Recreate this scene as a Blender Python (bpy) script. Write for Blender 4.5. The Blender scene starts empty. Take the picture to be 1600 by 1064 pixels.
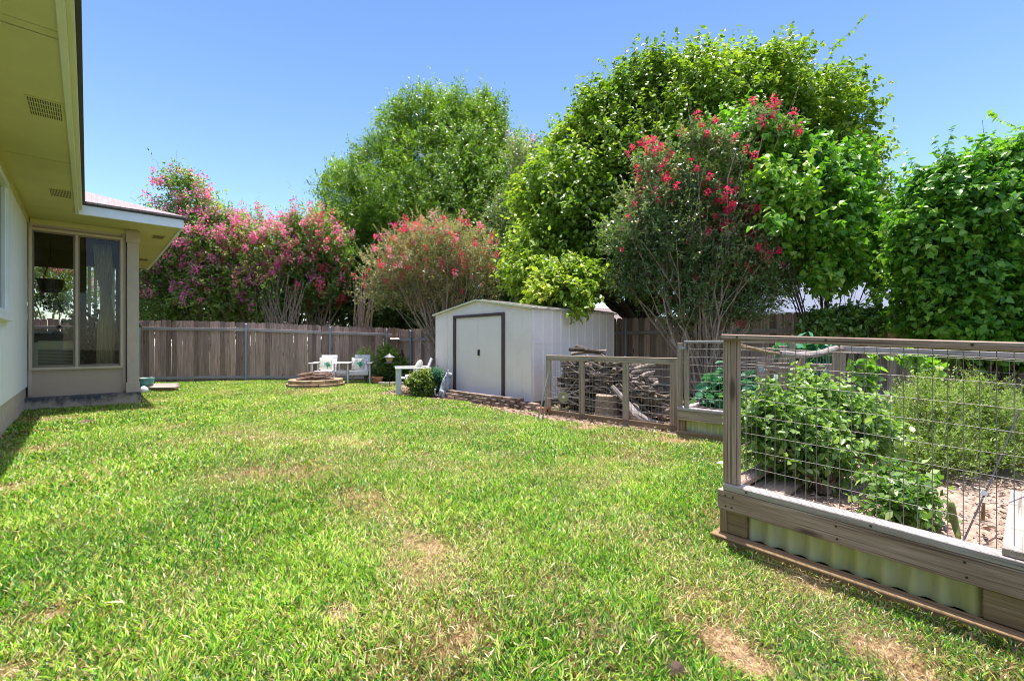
import bpy, math, random
import numpy as np
from mathutils import Vector, Matrix

R = math.radians
random.seed(7)
rng = np.random.default_rng(11)
SC = bpy.context.scene
COL = SC.collection

# ------------------------------------------------------------------ camera, world, sun, exposure
CAM_H = 1.15
YAW = R(43.0)                       # the lens looks 43 degrees clockwise of the house wall (+Y)
cam_d = bpy.data.cameras.new('camera')
cam_d.sensor_width = 36.0
cam_d.lens = 16.0
cam_d.shift_y = 0.0025
cam_d.clip_start = 0.05
cam_d.clip_end = 2000
cam = bpy.data.objects.new('camera', cam_d)
COL.objects.link(cam)
cam.location = (0, 0, CAM_H)
cam.rotation_euler = (R(90), 0, -YAW)
SC.camera = cam

SUN_EL = R(80.5)
SUN_AZ_X, SUN_AZ_Y = 0.85, 0.53     # ground direction towards the sun
world = bpy.data.worlds.new('World')
SC.world = world
world.use_nodes = True
wn = world.node_tree
for n in list(wn.nodes):
    wn.nodes.remove(n)
w_out = wn.nodes.new('ShaderNodeOutputWorld')
w_bg = wn.nodes.new('ShaderNodeBackground')
w_sky = wn.nodes.new('ShaderNodeTexSky')
w_sky.sky_type = 'NISHITA'
w_sky.sun_disc = False
w_sky.sun_elevation = SUN_EL
w_sky.sun_rotation = math.atan2(SUN_AZ_X, SUN_AZ_Y)
w_sky.altitude = 0
w_sky.air_density = 1.0
w_sky.dust_density = 0.4
w_sky.ozone_density = 3.0
w_bg.inputs['Strength'].default_value = 0.15
# deepen the blue of the lower sky, dome overhead kept brighter and tinted warm as added fill for shade
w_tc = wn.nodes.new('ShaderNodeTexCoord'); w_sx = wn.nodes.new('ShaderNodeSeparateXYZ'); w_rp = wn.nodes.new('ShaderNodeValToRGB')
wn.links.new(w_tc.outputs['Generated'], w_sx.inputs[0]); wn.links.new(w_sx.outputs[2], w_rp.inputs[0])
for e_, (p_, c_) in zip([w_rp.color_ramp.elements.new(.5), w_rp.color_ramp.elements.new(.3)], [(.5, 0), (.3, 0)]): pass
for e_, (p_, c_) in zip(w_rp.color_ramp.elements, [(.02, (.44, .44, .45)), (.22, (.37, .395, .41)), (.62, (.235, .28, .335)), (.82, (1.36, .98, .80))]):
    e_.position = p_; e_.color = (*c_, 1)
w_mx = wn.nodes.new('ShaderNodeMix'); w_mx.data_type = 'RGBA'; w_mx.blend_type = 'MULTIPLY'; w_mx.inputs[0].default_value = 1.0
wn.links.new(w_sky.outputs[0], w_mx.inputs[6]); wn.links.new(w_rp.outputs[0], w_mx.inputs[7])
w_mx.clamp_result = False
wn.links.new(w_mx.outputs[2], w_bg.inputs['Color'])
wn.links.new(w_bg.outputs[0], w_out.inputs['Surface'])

sun_d = bpy.data.lights.new('sun', 'SUN')
sun_d.energy = 2.1
sun_d.angle = R(0.53)
sun_d.color = (1.0, 0.95, 0.87)
sun = bpy.data.objects.new('sun', sun_d)
COL.objects.link(sun)
sv = Vector((SUN_AZ_X, SUN_AZ_Y, 0)).normalized() * math.cos(SUN_EL) + Vector((0, 0, math.sin(SUN_EL)))
sun.rotation_euler = sv.to_track_quat('Z', 'Y').to_euler()
sun.location = (0, 0, 30)

SC.view_settings.view_transform = 'Standard'
SC.view_settings.look = 'None'
SC.view_settings.exposure = 2.15
SC.view_settings.gamma = 1.0
SC.cycles.use_denoising = True
SC.cycles.filter_width = 1.05
SC.cycles.max_bounces = 7
SC.cycles.diffuse_bounces = 4
SC.cycles.glossy_bounces = 3
SC.cycles.transparent_max_bounces = 12
SC.cycles.sample_clamp_indirect = 6.0
SC.cycles.caustics_reflective = False
SC.cycles.caustics_refractive = False

# ------------------------------------------------------------------ surveying helpers (photo pixel -> metres on the plot)
FX, HY = 711.0, 536.0
cs, sn = math.cos(YAW), math.sin(YAW)
def ray(px):
    t = (px - 800.0) / FX
    return sn + cs * t, cs - sn * t
def P(px, d, z=0.0):
    a, b = ray(px)
    return Vector((a * d, b * d, z))
def PG(px, py, z=0.0):
    return P(px, (CAM_H - z) * FX / (py - HY), z)
def PZ(px, py, d):
    return P(px, d, CAM_H + (HY - py) / FX * d)
def on_y(px, y):
    a, b = ray(px); d = y / b
    return a * d, d
def on_x(px, x):
    a, b = ray(px); d = x / a
    return b * d, d
def sstep(a, b, x):
    t = np.clip((x - a) / (b - a), 0, 1)
    return t * t * (3 - 2 * t)
def gz(x, y):
    return -0.16 * sstep(11.6, 15.0, 0.8 * x + 0.6 * y) - .045 * np.clip((1.1 - y) / 1.16, 0, 1.7) * sstep(1.2, 2.5, x)

# ------------------------------------------------------------------ object helpers
def wloc(o):
    v = Vector((0, 0, 0))
    while o is not None:
        v += o.location; o = o.parent
    return v
def tag(o, label=None, cat=None, group=None, kind=None):
    if label: o['label'] = label
    if cat: o['category'] = cat
    if group: o['group'] = group
    if kind: o['kind'] = kind
    return o
def thing(name, label, cat, loc=(0, 0, 0), rz=0.0, group=None):
    o = bpy.data.objects.new(name, None)
    COL.objects.link(o)
    o.empty_display_size = 0.2
    o.location = loc; o.rotation_euler = (0, 0, rz)
    return tag(o, label, cat, group)
def copy_tree(o, parent=None):
    c = o.copy(); COL.objects.link(c)
    if parent is not None: c.parent = parent
    for ch in list(o.children):
        copy_tree(ch, c)
    return c

ZFALL = [0]      # fall of the near bed along its length, m per m
class MB:
    """collects shapes into one mesh; gc = grain coordinates, rnd = random tone per piece"""
    def __init__(s):
        s.v = []; s.f = []; s.g = []; s.r = []
    def add(s, vs, fs, gc=None, rnd=None):
        b = len(s.v)
        s.v += [tuple(v) for v in vs]
        s.f += [tuple(i + b for i in f) for f in fs]
        s.g += [tuple(g) for g in (gc if gc is not None else vs)]
        r = random.random() if rnd is None else rnd
        s.r += [r] * len(vs)
    def box(s, c, size, rot=None, rnd=None, taper=1.0):
        """c centre, size full extents, rot Matrix 3x3 or z angle"""
        if rot is None: M = Matrix.Identity(3)
        elif isinstance(rot, (int, float)): M = Matrix.Rotation(rot, 3, 'Z')
        else: M = rot
        hx, hy, hz = size[0] / 2, size[1] / 2, size[2] / 2
        off = random.uniform(-50, 50), random.uniform(-50, 50)
        ax = max(range(3), key=lambda i: size[i])
        o2 = [i for i in range(3) if i != ax]
        vs, gs = [], []
        for sx in (-1, 1):
            for sy in (-1, 1):
                for sz in (-1, 1):
                    k = taper if sz > 0 else 1.0
                    l = (sx * hx * k, sy * hy * k, sz * hz)
                    vs.append(Vector(c) + M @ Vector(l))
                    gs.append((l[ax] + off[0], l[o2[0]] + off[1], l[o2[1]]))
        fs = [(0, 1, 3, 2), (4, 6, 7, 5), (0, 4, 5, 1), (2, 3, 7, 6), (0, 2, 6, 4), (1, 5, 7, 3)]
        s.add(vs, fs, gs, rnd)
    def bar(s, a, b, w, t, up=(0, 0, 1), rnd=None):
        """board from a to b; w across (perp. to up), t along up"""
        a = Vector(a); b = Vector(b); d = (b - a); L = d.length; d.normalize()
        up = Vector(up); sd = d.cross(up)
        if sd.length < 1e-4: sd = d.cross(Vector((1, 0, 0)))
        sd.normalize(); u = sd.cross(d).normalized()
        M = Matrix((d, sd, u)).transposed()
        s.box((a + b) / 2, (L, w, t), M, rnd)
    def tube(s, pts, rad, n=6, rnd=None, cap=True, noise=0.0):
        pts = [Vector(p) for p in pts]
        if not hasattr(rad, '__len__'): rad = [rad] * len(pts)
        off = random.uniform(-50, 50)
        vs, gs, fs = [], [], []
        L = 0.0
        d0 = (pts[1] - pts[0]).normalized()
        ref = Vector((0, 0, 1)) if abs(d0.z) < 0.9 else Vector((1, 0, 0))
        u = d0.cross(ref).normalized()
        for i, p in enumerate(pts):
            if i == 0: d = pts[1] - pts[0]
            elif i == len(pts) - 1: d = pts[-1] - pts[-2]
            else: d = pts[i + 1] - pts[i - 1]
            d.normalize()
            if i: L += (pts[i] - pts[i - 1]).length
            u = (u - d * u.dot(d)).normalized()
            w = d.cross(u)
            for k in range(n):
                a = 2 * math.pi * k / n
                rr = rad[i] * (1 + random.uniform(-noise, noise))
                vs.append(p + (u * math.cos(a) + w * math.sin(a)) * rr)
                gs.append((L + off, math.cos(a) * rad[i], math.sin(a) * rad[i]))
        for i in range(len(pts) - 1):
            for k in range(n):
                k2 = (k + 1) % n
                fs.append((i * n + k, i * n + k2, (i + 1) * n + k2, (i + 1) * n + k))
        if cap:
            fs.append(tuple(range(n - 1, -1, -1)))
            m = (len(pts) - 1) * n
            fs.append(tuple(m + k for k in range(n)))
        s.add(vs, fs, gs, rnd)
    def lathe(s, c, prof, n=24, rnd=None, sx=1.0, sy=1.0):
        """prof: list of (radius, z)"""
        vs, fs = [], []
        for r, z in prof:
            for k in range(n):
                a = 2 * math.pi * k / n
                vs.append((c[0] + sx * r * math.cos(a), c[1] + sy * r * math.sin(a), c[2] + z))
        for i in range(len(prof) - 1):
            for k in range(n):
                k2 = (k + 1) % n
                fs.append((i * n + k, i * n + k2, (i + 1) * n + k2, (i + 1) * n + k))
        fs.append(tuple(range(n - 1, -1, -1)))
        m = (len(prof) - 1) * n
        fs.append(tuple(m + k for k in range(n)))
        s.add(vs, fs, None, rnd)
    def lathe_x(s, x, y, z, r):
        vs = [(x - .0015, y + r * math.cos(k * .7854), z + r * math.sin(k * .7854)) for k in range(8)] + [(x + .002, y + r * math.cos(k * .7854), z + r * math.sin(k * .7854)) for k in range(8)]
        s.add(vs, [tuple(range(8)), tuple(range(15, 7, -1))] + [(k, (k + 1) % 8, 8 + (k + 1) % 8, 8 + k) for k in range(8)])
    def build(s, name, mat, parent=None, local=False, smooth=False, bevel=0.0, seg=1, sub=0):
        me = bpy.data.meshes.new(name)
        V = np.array(s.v, dtype=np.float64)
        if ZFALL[0]: V[:, 2] -= ZFALL[0] * np.clip(BY - V[:, 1], 0, 9)
        if local: off = np.zeros(3)
        elif parent is not None: off = np.array(wloc(parent))
        else: off = np.array([(V[:, 0].min() + V[:, 0].max()) / 2, (V[:, 1].min() + V[:, 1].max()) / 2, V[:, 2].min()])
        me.from_pydata((V - off).tolist(), [], s.f)
        a = me.attributes.new('gc', 'FLOAT_VECTOR', 'POINT'); a.data.foreach_set('vector', np.array(s.g, dtype=np.float32).ravel())
        a = me.attributes.new('rnd', 'FLOAT', 'POINT'); a.data.foreach_set('value', np.array(s.r, dtype=np.float32))
        if smooth: me.polygons.foreach_set('use_smooth', [True] * len(me.polygons))
        me.materials.append(mat)
        me.update()
        o = bpy.data.objects.new(name, me); COL.objects.link(o)
        if parent is not None: o.parent = parent
        elif not local: o.location = off
        if bevel:
            m = o.modifiers.new('bevel', 'BEVEL'); m.width = bevel; m.segments = seg; m.limit_method = 'ANGLE'
        if sub:
            m = o.modifiers.new('sub', 'SUBSURF'); m.levels = sub; m.render_levels = sub
        return o

def np_mesh(name, V, K, rnd, mat, parent=None, smooth=False, loc=None, rnd2=None, flat_idx=None, nvert=None):
    """V (N*nvert,3) ; flat_idx = faces per item (list of tuples), all the same length K"""
    V = np.asarray(V, dtype=np.float32).reshape(-1, 3)
    N = len(V) // nvert
    base = np.arange(N)[:, None, None] * nvert
    F = (base + np.array(flat_idx)[None]).reshape(-1, K).astype(np.int32)
    me = bpy.data.meshes.new(name)
    off = np.array(wloc(parent)) if parent is not None else (np.array(loc) if loc is not None else np.zeros(3))
    V = V - off.astype(np.float32)
    me.vertices.add(len(V)); me.vertices.foreach_set('co', V.ravel())
    me.loops.add(F.size); me.loops.foreach_set('vertex_index', F.ravel())
    me.polygons.add(len(F))
    me.polygons.foreach_set('loop_start', np.arange(len(F), dtype=np.int32) * K)
    me.polygons.foreach_set('loop_total', np.full(len(F), K, dtype=np.int32))
    if smooth: me.polygons.foreach_set('use_smooth', np.ones(len(F), dtype=bool))
    a = me.attributes.new('rnd', 'FLOAT', 'POINT'); a.data.foreach_set('value', np.repeat(rnd, nvert).astype(np.float32))
    if rnd2 is not None:
        a = me.attributes.new('dry', 'FLOAT', 'POINT'); a.data.foreach_set('value', np.repeat(rnd2, nvert).astype(np.float32))
    me.update(calc_edges=True)
    me.materials.append(mat)
    o = bpy.data.objects.new(name, me); COL.objects.link(o)
    if parent is not None: o.parent = parent
    elif loc is not None: o.location = loc
    return o

def nrm(a):
    return a / np.maximum(np.linalg.norm(a, axis=-1, keepdims=True), 1e-9)

LEAF = {   # template: (along, across, lift)
    'oval': (np.array([(0, 0, 0), (.42, -.27, .07), (1, 0, -.06), (.42, .27, .07)]), [(0, 1, 2, 3)], 4),
    'narrow': (np.array([(0, 0, 0), (.45, -.15, .04), (1, 0, -.05), (.45, .15, .04)]), [(0, 1, 2, 3)], 4),
    'wide': (np.array([(0, 0, 0), (.18, -.26, .05), (.6, -.27, .07), (1, 0, -.1), (.6, .27, .07), (.18, .26, .05)]), [(0, 1, 2, 3), (0, 3, 4, 5)], 6),
    'heart': (np.array([(0, 0, 0), (-.1, -.26, .05), (.16, -.46, .1), (.55, -.33, .07), (1.05, 0, -.14), (.55, .33, .07), (.16, .46, .1), (-.1, .26, .05)]),
              [(0, 1, 2, 3, 4), (0, 4, 5, 6, 7)], 8),
    'needle': (np.array([(0, -.05, 0), (1, -.02, 0), (1, .02, 0), (0, .05, 0)]), [(0, 1, 2, 3)], 4),
    'blade': (np.array([(0, -.055, 0), (.5, -.05, .05), (1, 0, -.08), (.5, .05, .05)]), [(0, 1, 2, 3)], 4),
}
def leaf_mesh(name, pos, D, Nn, size, rnd, shape, mat, parent, rnd2=None, loc=None):
    T, faces, nv = LEAF[shape]
    D = nrm(D); S = nrm(np.cross(D, Nn)); U = np.cross(S, D)
    size = np.broadcast_to(np.asarray(size, dtype=float), (len(pos),))[:, None, None]
    V = pos[:, None, :] + size * (T[None, :, 0:1] * D[:, None] + T[None, :, 1:2] * S[:, None] + T[None, :, 2:3] * U[:, None])
    return np_mesh(name, V, len(faces[0]), rnd, mat, parent, rnd2=rnd2, flat_idx=faces, nvert=nv, loc=loc)

# value noise (for patches and outlines)
_nt = rng.random((64, 64, 64))
def vnoise(p):
    p = np.asarray(p); i = np.floor(p).astype(int); f = p - i; f = f * f * (3 - 2 * f)
    r = 0
    for dx in (0, 1):
        for dy in (0, 1):
            for dz in (0, 1):
                w = (f[..., 0] if dx else 1 - f[..., 0]) * (f[..., 1] if dy else 1 - f[..., 1]) * (f[..., 2] if dz else 1 - f[..., 2])
                r = r + w * _nt[(i[..., 0] + dx) % 64, (i[..., 1] + dy) % 64, (i[..., 2] + dz) % 64]
    return r

# ------------------------------------------------------------------ materials
def newmat(name):
    m = bpy.data.materials.new(name); m.use_nodes = True
    nt = m.node_tree; nt.nodes.clear()
    out = nt.nodes.new('ShaderNodeOutputMaterial')
    b = nt.nodes.new('ShaderNodeBsdfPrincipled')
    nt.links.new(b.outputs[0], out.inputs['Surface'])
    return m, nt, b, out
def ramp(nt, fac, stops):
    r = nt.nodes.new('ShaderNodeValToRGB')
    while len(r.color_ramp.elements) < len(stops): r.color_ramp.elements.new(0.5)
    for e, (p, c) in zip(r.color_ramp.elements, stops):
        e.position = p; e.color = (*c, 1)
    nt.links.new(fac, r.inputs[0])
    return r.outputs[0]
def mix(nt, fac, a, b, mode='MIX'):
    m = nt.nodes.new('ShaderNodeMix'); m.data_type = 'RGBA'; m.blend_type = mode
    for s, v in ((m.inputs[0], fac), (m.inputs[6], a), (m.inputs[7], b)):
        if isinstance(v, (int, float)): s.default_value = v
        elif isinstance(v, tuple): s.default_value = (*v, 1)
        else: nt.links.new(v, s)
    return m.outputs[2]
def noise(nt, scale, vec=None, detail=3, rough=.55, dist=0.0):
    n = nt.nodes.new('ShaderNodeTexNoise'); n.inputs['Scale'].default_value = scale
    n.inputs['Detail'].default_value = detail; n.inputs['Roughness'].default_value = rough; n.inputs['Distortion'].default_value = dist
    if vec is not None: nt.links.new(vec, n.inputs['Vector'])
    return n.outputs['Fac']
def attr(nt, name, vec=False):
    a = nt.nodes.new('ShaderNodeAttribute'); a.attribute_name = name
    return a.outputs['Vector'] if vec else a.outputs['Fac']
def mapping(nt, vec, scale):
    m = nt.nodes.new('ShaderNodeMapping'); m.inputs['Scale'].default_value = scale
    nt.links.new(vec, m.inputs['Vector']); return m.outputs[0]
def objco(nt):
    return nt.nodes.new('ShaderNodeTexCoord').outputs['Object']
def bump(nt, b, h, strength=.3, dist=.01):
    n = nt.nodes.new('ShaderNodeBump'); n.inputs['Strength'].default_value = strength; n.inputs['Distance'].default_value = dist
    nt.links.new(h, n.inputs['Height']); nt.links.new(n.outputs[0], b.inputs['Normal'])
def mth(nt, op, a, b=None):
    m = nt.nodes.new('ShaderNodeMath'); m.operation = op
    for s, v in ((m.inputs[0], a), (m.inputs[1], b)):
        if v is None: continue
        if isinstance(v, (int, float)): s.default_value = v
        else: nt.links.new(v, s)
    return m.outputs[0]

def mat_wood(name, dark, mid, light, rough=.85, knots=True, varc=.35, bstr=.5):
    m, nt, b, _ = newmat(name)
    g = attr(nt, 'gc', True); r = attr(nt, 'rnd')
    n1 = noise(nt, 1.0, mapping(nt, g, (1.2, 40, 40)), 5, .65, .3)
    n2 = noise(nt, 1.0, mapping(nt, g, (5, 160, 160)), 3, .6)
    n3 = noise(nt, 1.0, mapping(nt, g, (1.6, 6, 6)), 3)
    f = mth(nt, 'ADD', mth(nt, 'MULTIPLY', n1, .6), mth(nt, 'MULTIPLY', n2, .4))
    c = ramp(nt, f, [(.34, dark), (.5, mid), (.66, light)])
    c2 = mix(nt, mth(nt, 'MULTIPLY', mth(nt, 'SUBTRACT', n3, .35), 1.2), c, tuple(x * .62 for x in mid), 'MIX')
    hv = nt.nodes.new('ShaderNodeHueSaturation'); nt.links.new(c2, hv.inputs['Color'])
    nt.links.new(mth(nt, 'ADD', mth(nt, 'MULTIPLY', r, varc * 2), 1 - varc), hv.inputs['Value'])
    col = hv.outputs[0]
    n4 = noise(nt, 1.0, mapping(nt, g, (.9, 90, 90)), 2, .5)
    col = mix(nt, ramp(nt, n4, [(.60, (0, 0, 0)), (.66, (.75, .75, .75))]), col, tuple(x * .45 for x in dark))
    if knots:
        v = nt.nodes.new('ShaderNodeTexVoronoi'); v.inputs['Scale'].default_value = 1.0
        nt.links.new(mapping(nt, g, (1.8, 7, 7)), v.inputs['Vector'])
        k = ramp(nt, v.outputs['Distance'], [(.07, (1, 1, 1)), (.16, (0, 0, 0))])
        col = mix(nt, mth(nt, 'MULTIPLY', k, .8), col, tuple(x * .35 for x in dark))
    nt.links.new(col, b.inputs['Base Color'])
    b.inputs['Roughness'].default_value = rough
    b.inputs['Specular IOR Level'].default_value = .25
    bump(nt, b, f, bstr, .004)
    return m

def mat_simple(name, col, rough=.6, var=.15, scale=6, bstr=0.1, metal=0.0, spec=.4, dirt=None, dirt_amt=.5, dscale=2.0, orand=0):
    m, nt, b, _ = newmat(name)
    o = objco(nt)
    n = noise(nt, scale, o, 4)
    lo = tuple(max(0, c * (1 - var)) for c in col); hi = tuple(min(1, c * (1 + var)) for c in col)
    c = ramp(nt, n, [(.3, lo), (.7, hi)])
    if dirt:
        d = noise(nt, dscale, o, 6, .7)
        c = mix(nt, mth(nt, 'MULTIPLY', ramp(nt, d, [(.5, (0, 0, 0)), (.72, (1, 1, 1))]), dirt_amt), c, dirt)
    if orand:
        hv = nt.nodes.new('ShaderNodeHueSaturation'); nt.links.new(c, hv.inputs['Color']); oi = nt.nodes.new('ShaderNodeObjectInfo')
        nt.links.new(mth(nt, 'ADD', mth(nt, 'MULTIPLY', oi.outputs['Random'], orand * 2), 1 - orand), hv.inputs['Value']); c = hv.outputs[0]
    nt.links.new(c, b.inputs['Base Color'])
    b.inputs['Roughness'].default_value = rough; b.inputs['Metallic'].default_value = metal
    b.inputs['Specular IOR Level'].default_value = spec
    if bstr: bump(nt, b, noise(nt, scale * 6, o, 3), bstr, .004)
    return m

def mat_leaf(name, stops, rough=.4, trans=.35, spec=.45, tcol=None):
    m, nt, b, out = newmat(name)
    r = attr(nt, 'rnd')
    c = ramp(nt, r, stops)
    nt.links.new(c, b.inputs['Base Color'])
    b.inputs['Roughness'].default_value = rough; b.inputs['Specular IOR Level'].default_value = spec
    t = nt.nodes.new('ShaderNodeBsdfTranslucent')
    tc = mix(nt, 1.0, c, tcol or (1.5, 1.65, .7), 'MULTIPLY')
    nt.links.new(tc, t.inputs['Color'])
    ms = nt.nodes.new('ShaderNodeMixShader'); ms.inputs[0].default_value = trans
    nt.links.new(b.outputs[0], ms.inputs[1]); nt.links.new(t.outputs[0], ms.inputs[2])
    nt.links.new(ms.outputs[0], out.inputs['Surface'])
    return m

M = {}
M['fence'] = mat_wood('weathered cedar fence', (.20, .11, .09), (.46, .30, .25), (.64, .47, .41), varc=.36)
M['fence_r'] = mat_wood('weathered fence grey brown', (.22, .14, .10), (.50, .355, .275), (.66, .51, .42), varc=.45)
M['rail'] = mat_wood('grey rail', (.26, .21, .2), (.44, .385, .37), (.58, .53, .52), knots=True, varc=.15)
M['post_grey'] = mat_wood('grey weathered timber', (.18, .115, .085), (.43, .31, .245), (.62, .49, .42), varc=.2)
M['timber'] = mat_wood('brown treated timber', (.13, .085, .045), (.27, .19, .11), (.40, .30, .2), varc=.15)
M['pen'] = mat_wood('tan pen timber', (.22, .16, .11), (.40, .315, .235), (.56, .47, .38), varc=.12)
M['base'] = mat_wood('damp brown timber', (.12, .075, .035), (.27, .175, .09), (.38, .27, .16), varc=.12)
M['plank'] = mat_wood('pale sun bleached plank', (.28, .22, .19), (.40, .33, .29), (.5, .43, .39), varc=.1)
M['white_wood'] = mat_simple('white painted wood', (.72, .71, .72), .6, .08, 9, .1)
M['galv'] = mat_simple('galvanised steel post', (.36, .40, .47), .45, .1, 20, 0, .35)
M['wire'] = mat_simple('galvanised wire', (.27, .245, .23), .55, .15, 30, 0, .2)
M['bark'] = mat_simple('bark', (.2, .15, .11), .9, .4, 14, .5)
M['bark_pale'] = mat_simple('pale smooth bark', (.36, .27, .19), .8, .35, 12, .3)
M['bark_dark'] = mat_simple('dark bark', (.08, .06, .045), .9, .4, 14, .5)

def mat_siding(name, col, pitch, axis, strength=.6, var=.05):
    m, nt, b, _ = newmat(name)
    o = objco(nt)
    sp = nt.nodes.new('ShaderNodeSeparateXYZ'); nt.links.new(o, sp.inputs[0])
    fr = mth(nt, 'FRACT', mth(nt, 'DIVIDE', sp.outputs[axis], pitch))
    g = ramp(nt, fr, [(0, (0, 0, 0)), (.04, (0, 0, 0)), (.07, (1, 1, 1)), (1, (1, 1, 1))])
    n = noise(nt, 3, mapping(nt, o, (3, 3, .6)), 5)
    c = ramp(nt, n, [(.3, tuple(x * (1 - var) for x in col)), (.7, tuple(min(1, x * (1 + var)) for x in col))])
    nt.links.new(c, b.inputs['Base Color'])
    b.inputs['Roughness'].default_value = .7
    h = mth(nt, 'ADD', g, mth(nt, 'MULTIPLY', noise(nt, 60, mapping(nt, o, (1, 1, .15)), 3), .12))
    bump(nt, b, h, strength, .006)
    return m
M['siding_white'] = mat_siding('white panel siding', (.90, .88, .88), .1, 1)
M['siding_tan'] = mat_simple('taupe painted panel', (.52, .375, .28), .65, .05, 4, .1)
M['taupe_trim'] = mat_simple('taupe trim', (.56, .43, .34), .6, .05, 5, .1)
M['tan_frame'] = mat_simple('tan window frame', (.60, .47, .34), .5, .05, 8, 0)
M['bronze'] = mat_simple('bronze aluminium', (.24, .18, .14), .4, .1, 8, 0)
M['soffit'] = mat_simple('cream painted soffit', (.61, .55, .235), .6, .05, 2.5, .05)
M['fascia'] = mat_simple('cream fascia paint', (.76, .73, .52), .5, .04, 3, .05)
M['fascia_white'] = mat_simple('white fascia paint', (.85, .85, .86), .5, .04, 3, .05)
M['vent_dark'] = mat_simple('vent backing', (.05, .045, .02), .8, .1, 5, 0)
M['dark'] = mat_simple('near black gap', (.02, .018, .015), .8, .1, 5, 0)
M['drip'] = mat_simple('dark drip edge', (.07, .055, .06), .6, .2, 5, .1)

def mat_shingle():
    m, nt, b, _ = newmat('pinkish asphalt shingle')
    o = objco(nt)
    br = nt.nodes.new('ShaderNodeTexBrick'); br.inputs['Scale'].default_value = 3.4
    br.inputs['Color1'].default_value = (.27, .19, .18, 1); br.inputs['Color2'].default_value = (.35, .28, .28, 1)
    br.inputs['Mortar'].default_value = (.12, .1, .1, 1); br.inputs['Mortar Size'].default_value = .02
    nt.links.new(o, br.inputs['Vector'])
    n = noise(nt, 120, o, 2)
    c = mix(nt, .35, br.outputs[0], ramp(nt, n, [(.35, (.14, .1, .1)), (.65, (.42, .36, .36))]))
    nt.links.new(c, b.inputs['Base Color']); b.inputs['Roughness'].default_value = .95
    bump(nt, b, br.outputs[1], .4, -.01)
    return m
M['shingle'] = mat_shingle()

def mat_slab():
    m, nt, b, _ = newmat('stained concrete')
    o = objco(nt)
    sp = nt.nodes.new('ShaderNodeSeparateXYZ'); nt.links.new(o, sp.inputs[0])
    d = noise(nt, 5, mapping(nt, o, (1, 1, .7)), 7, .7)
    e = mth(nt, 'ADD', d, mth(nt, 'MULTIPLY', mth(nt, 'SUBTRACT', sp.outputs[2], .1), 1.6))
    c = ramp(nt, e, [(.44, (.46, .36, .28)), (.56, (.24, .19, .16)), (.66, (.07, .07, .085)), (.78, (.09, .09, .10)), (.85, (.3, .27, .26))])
    nt.links.new(c, b.inputs['Base Color']); b.inputs['Roughness'].default_value = .9
    bump(nt, b, noise(nt, 40, o, 4), .4, .006)
    return m
M['slab'] = mat_slab()
M['foundation'] = mat_simple('bare foundation', (.54, .44, .35), .9, .1, 8, .3)
M['shed'] = mat_simple('cream metal shed', (.95, .82, .76), .45, .03, 2, .02, dirt=(.5, .42, .33), dirt_amt=.18, dscale=1.4)
M['shed_side'] = M['shed']
M['shed_trim'] = mat_simple('brown shed trim', (.085, .06, .062), .45, .1, 4, 0)
M['shed_roof'] = mat_simple('weathered shed roof', (.5, .46, .38), .5, .15, 8, .1, dirt=(.1, .08, .06), dirt_amt=.8, dscale=9)
M['brick'] = mat_simple('brown brick', (.26, .185, .145), .9, .35, 8, .5, dirt=(.42, .36, .31), dirt_amt=.6, dscale=14, orand=.45)
M['block'] = mat_simple('tan retaining block', (.37, .25, .15), .95, .35, 7, .7, dirt=(.5, .42, .34), dirt_amt=.6, dscale=16, orand=.3)
M['stone'] = mat_simple('pale edging stone', (.42, .37, .32), .9, .3, 9, .5)
M['terracotta'] = mat_simple('terracotta', (.45, .2, .1), .8, .2, 9, .1)
M['teal'] = mat_simple('teal glazed pot', (.11, .32, .29), .3, .3, 9, .1, dirt=(.4, .3, .08), dirt_amt=.9, dscale=6)
M['statue'] = mat_simple('grey cast stone', (.34, .36, .42), .85, .3, 14, .5, dirt=(.14, .14, .16), dirt_amt=.7, dscale=20)
M['plum'] = mat_simple('plum enamel', (.07, .018, .025), .5, .2, 9, 0)
M['feeder_roof'] = mat_simple('grey feeder roof', (.17, .18, .22), .5, .1, 9, 0)
M['black'] = mat_simple('black stake', (.012, .012, .014), .5, .1, 9, 0)
M['white'] = mat_simple('white plastic', (.8, .8, .8), .4, .03, 9, 0)
M['soil'] = mat_simple('dry pinkish soil', (.33, .235, .185), .95, .35, 30, .8)
M['chip'] = None
M['basket'] = mat_simple('dark basket', (.07, .045, .03), .9, .3, 30, .3)
M['ac'] = mat_simple('pale green grey plastic', (.80, .78, .54), .5, .04, 9, 0)
M['ac_grille'] = mat_simple('grey green grille', (.22, .24, .19), .6, .1, 60, 0)
M['curtain'] = mat_simple('sage curtain', (.74, .66, .48), .9, .1, 4, 0)
M['blind'] = mat_simple('white blind', (.7, .68, .6), .7, .05, 4, 0)
M['room'] = mat_simple('dim olive room wall', (.16, .14, .09), .9, .1, 4, 0)
M['wicker'] = mat_simple('brown wicker', (.16, .08, .045), .7, .3, 40, .3)
M['roof_pale'] = mat_simple('pale blue grey roof', (.15, .17, .225), .8, .08, 1.5, .1)
M['roof_pink'] = mat_simple('pinkish roof', (.19, .145, .14), .9, .1, 1.5, .1)
M['gutter'] = mat_simple('pale gutter', (.5, .48, .46), .5, .1, 3, 0)
M['wallfar'] = mat_simple('beige far wall', (.45, .38, .3), .8, .1, 2, 0)
M['disc'] = mat_simple('khaki metal disc', (.33, .32, .2), .45, .15, 10, .1, .4)
M['rope'] = mat_simple('frayed pale sleeve', (.30, .25, .235), .95, .3, 60, .6)
M['tin'] = None

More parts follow.
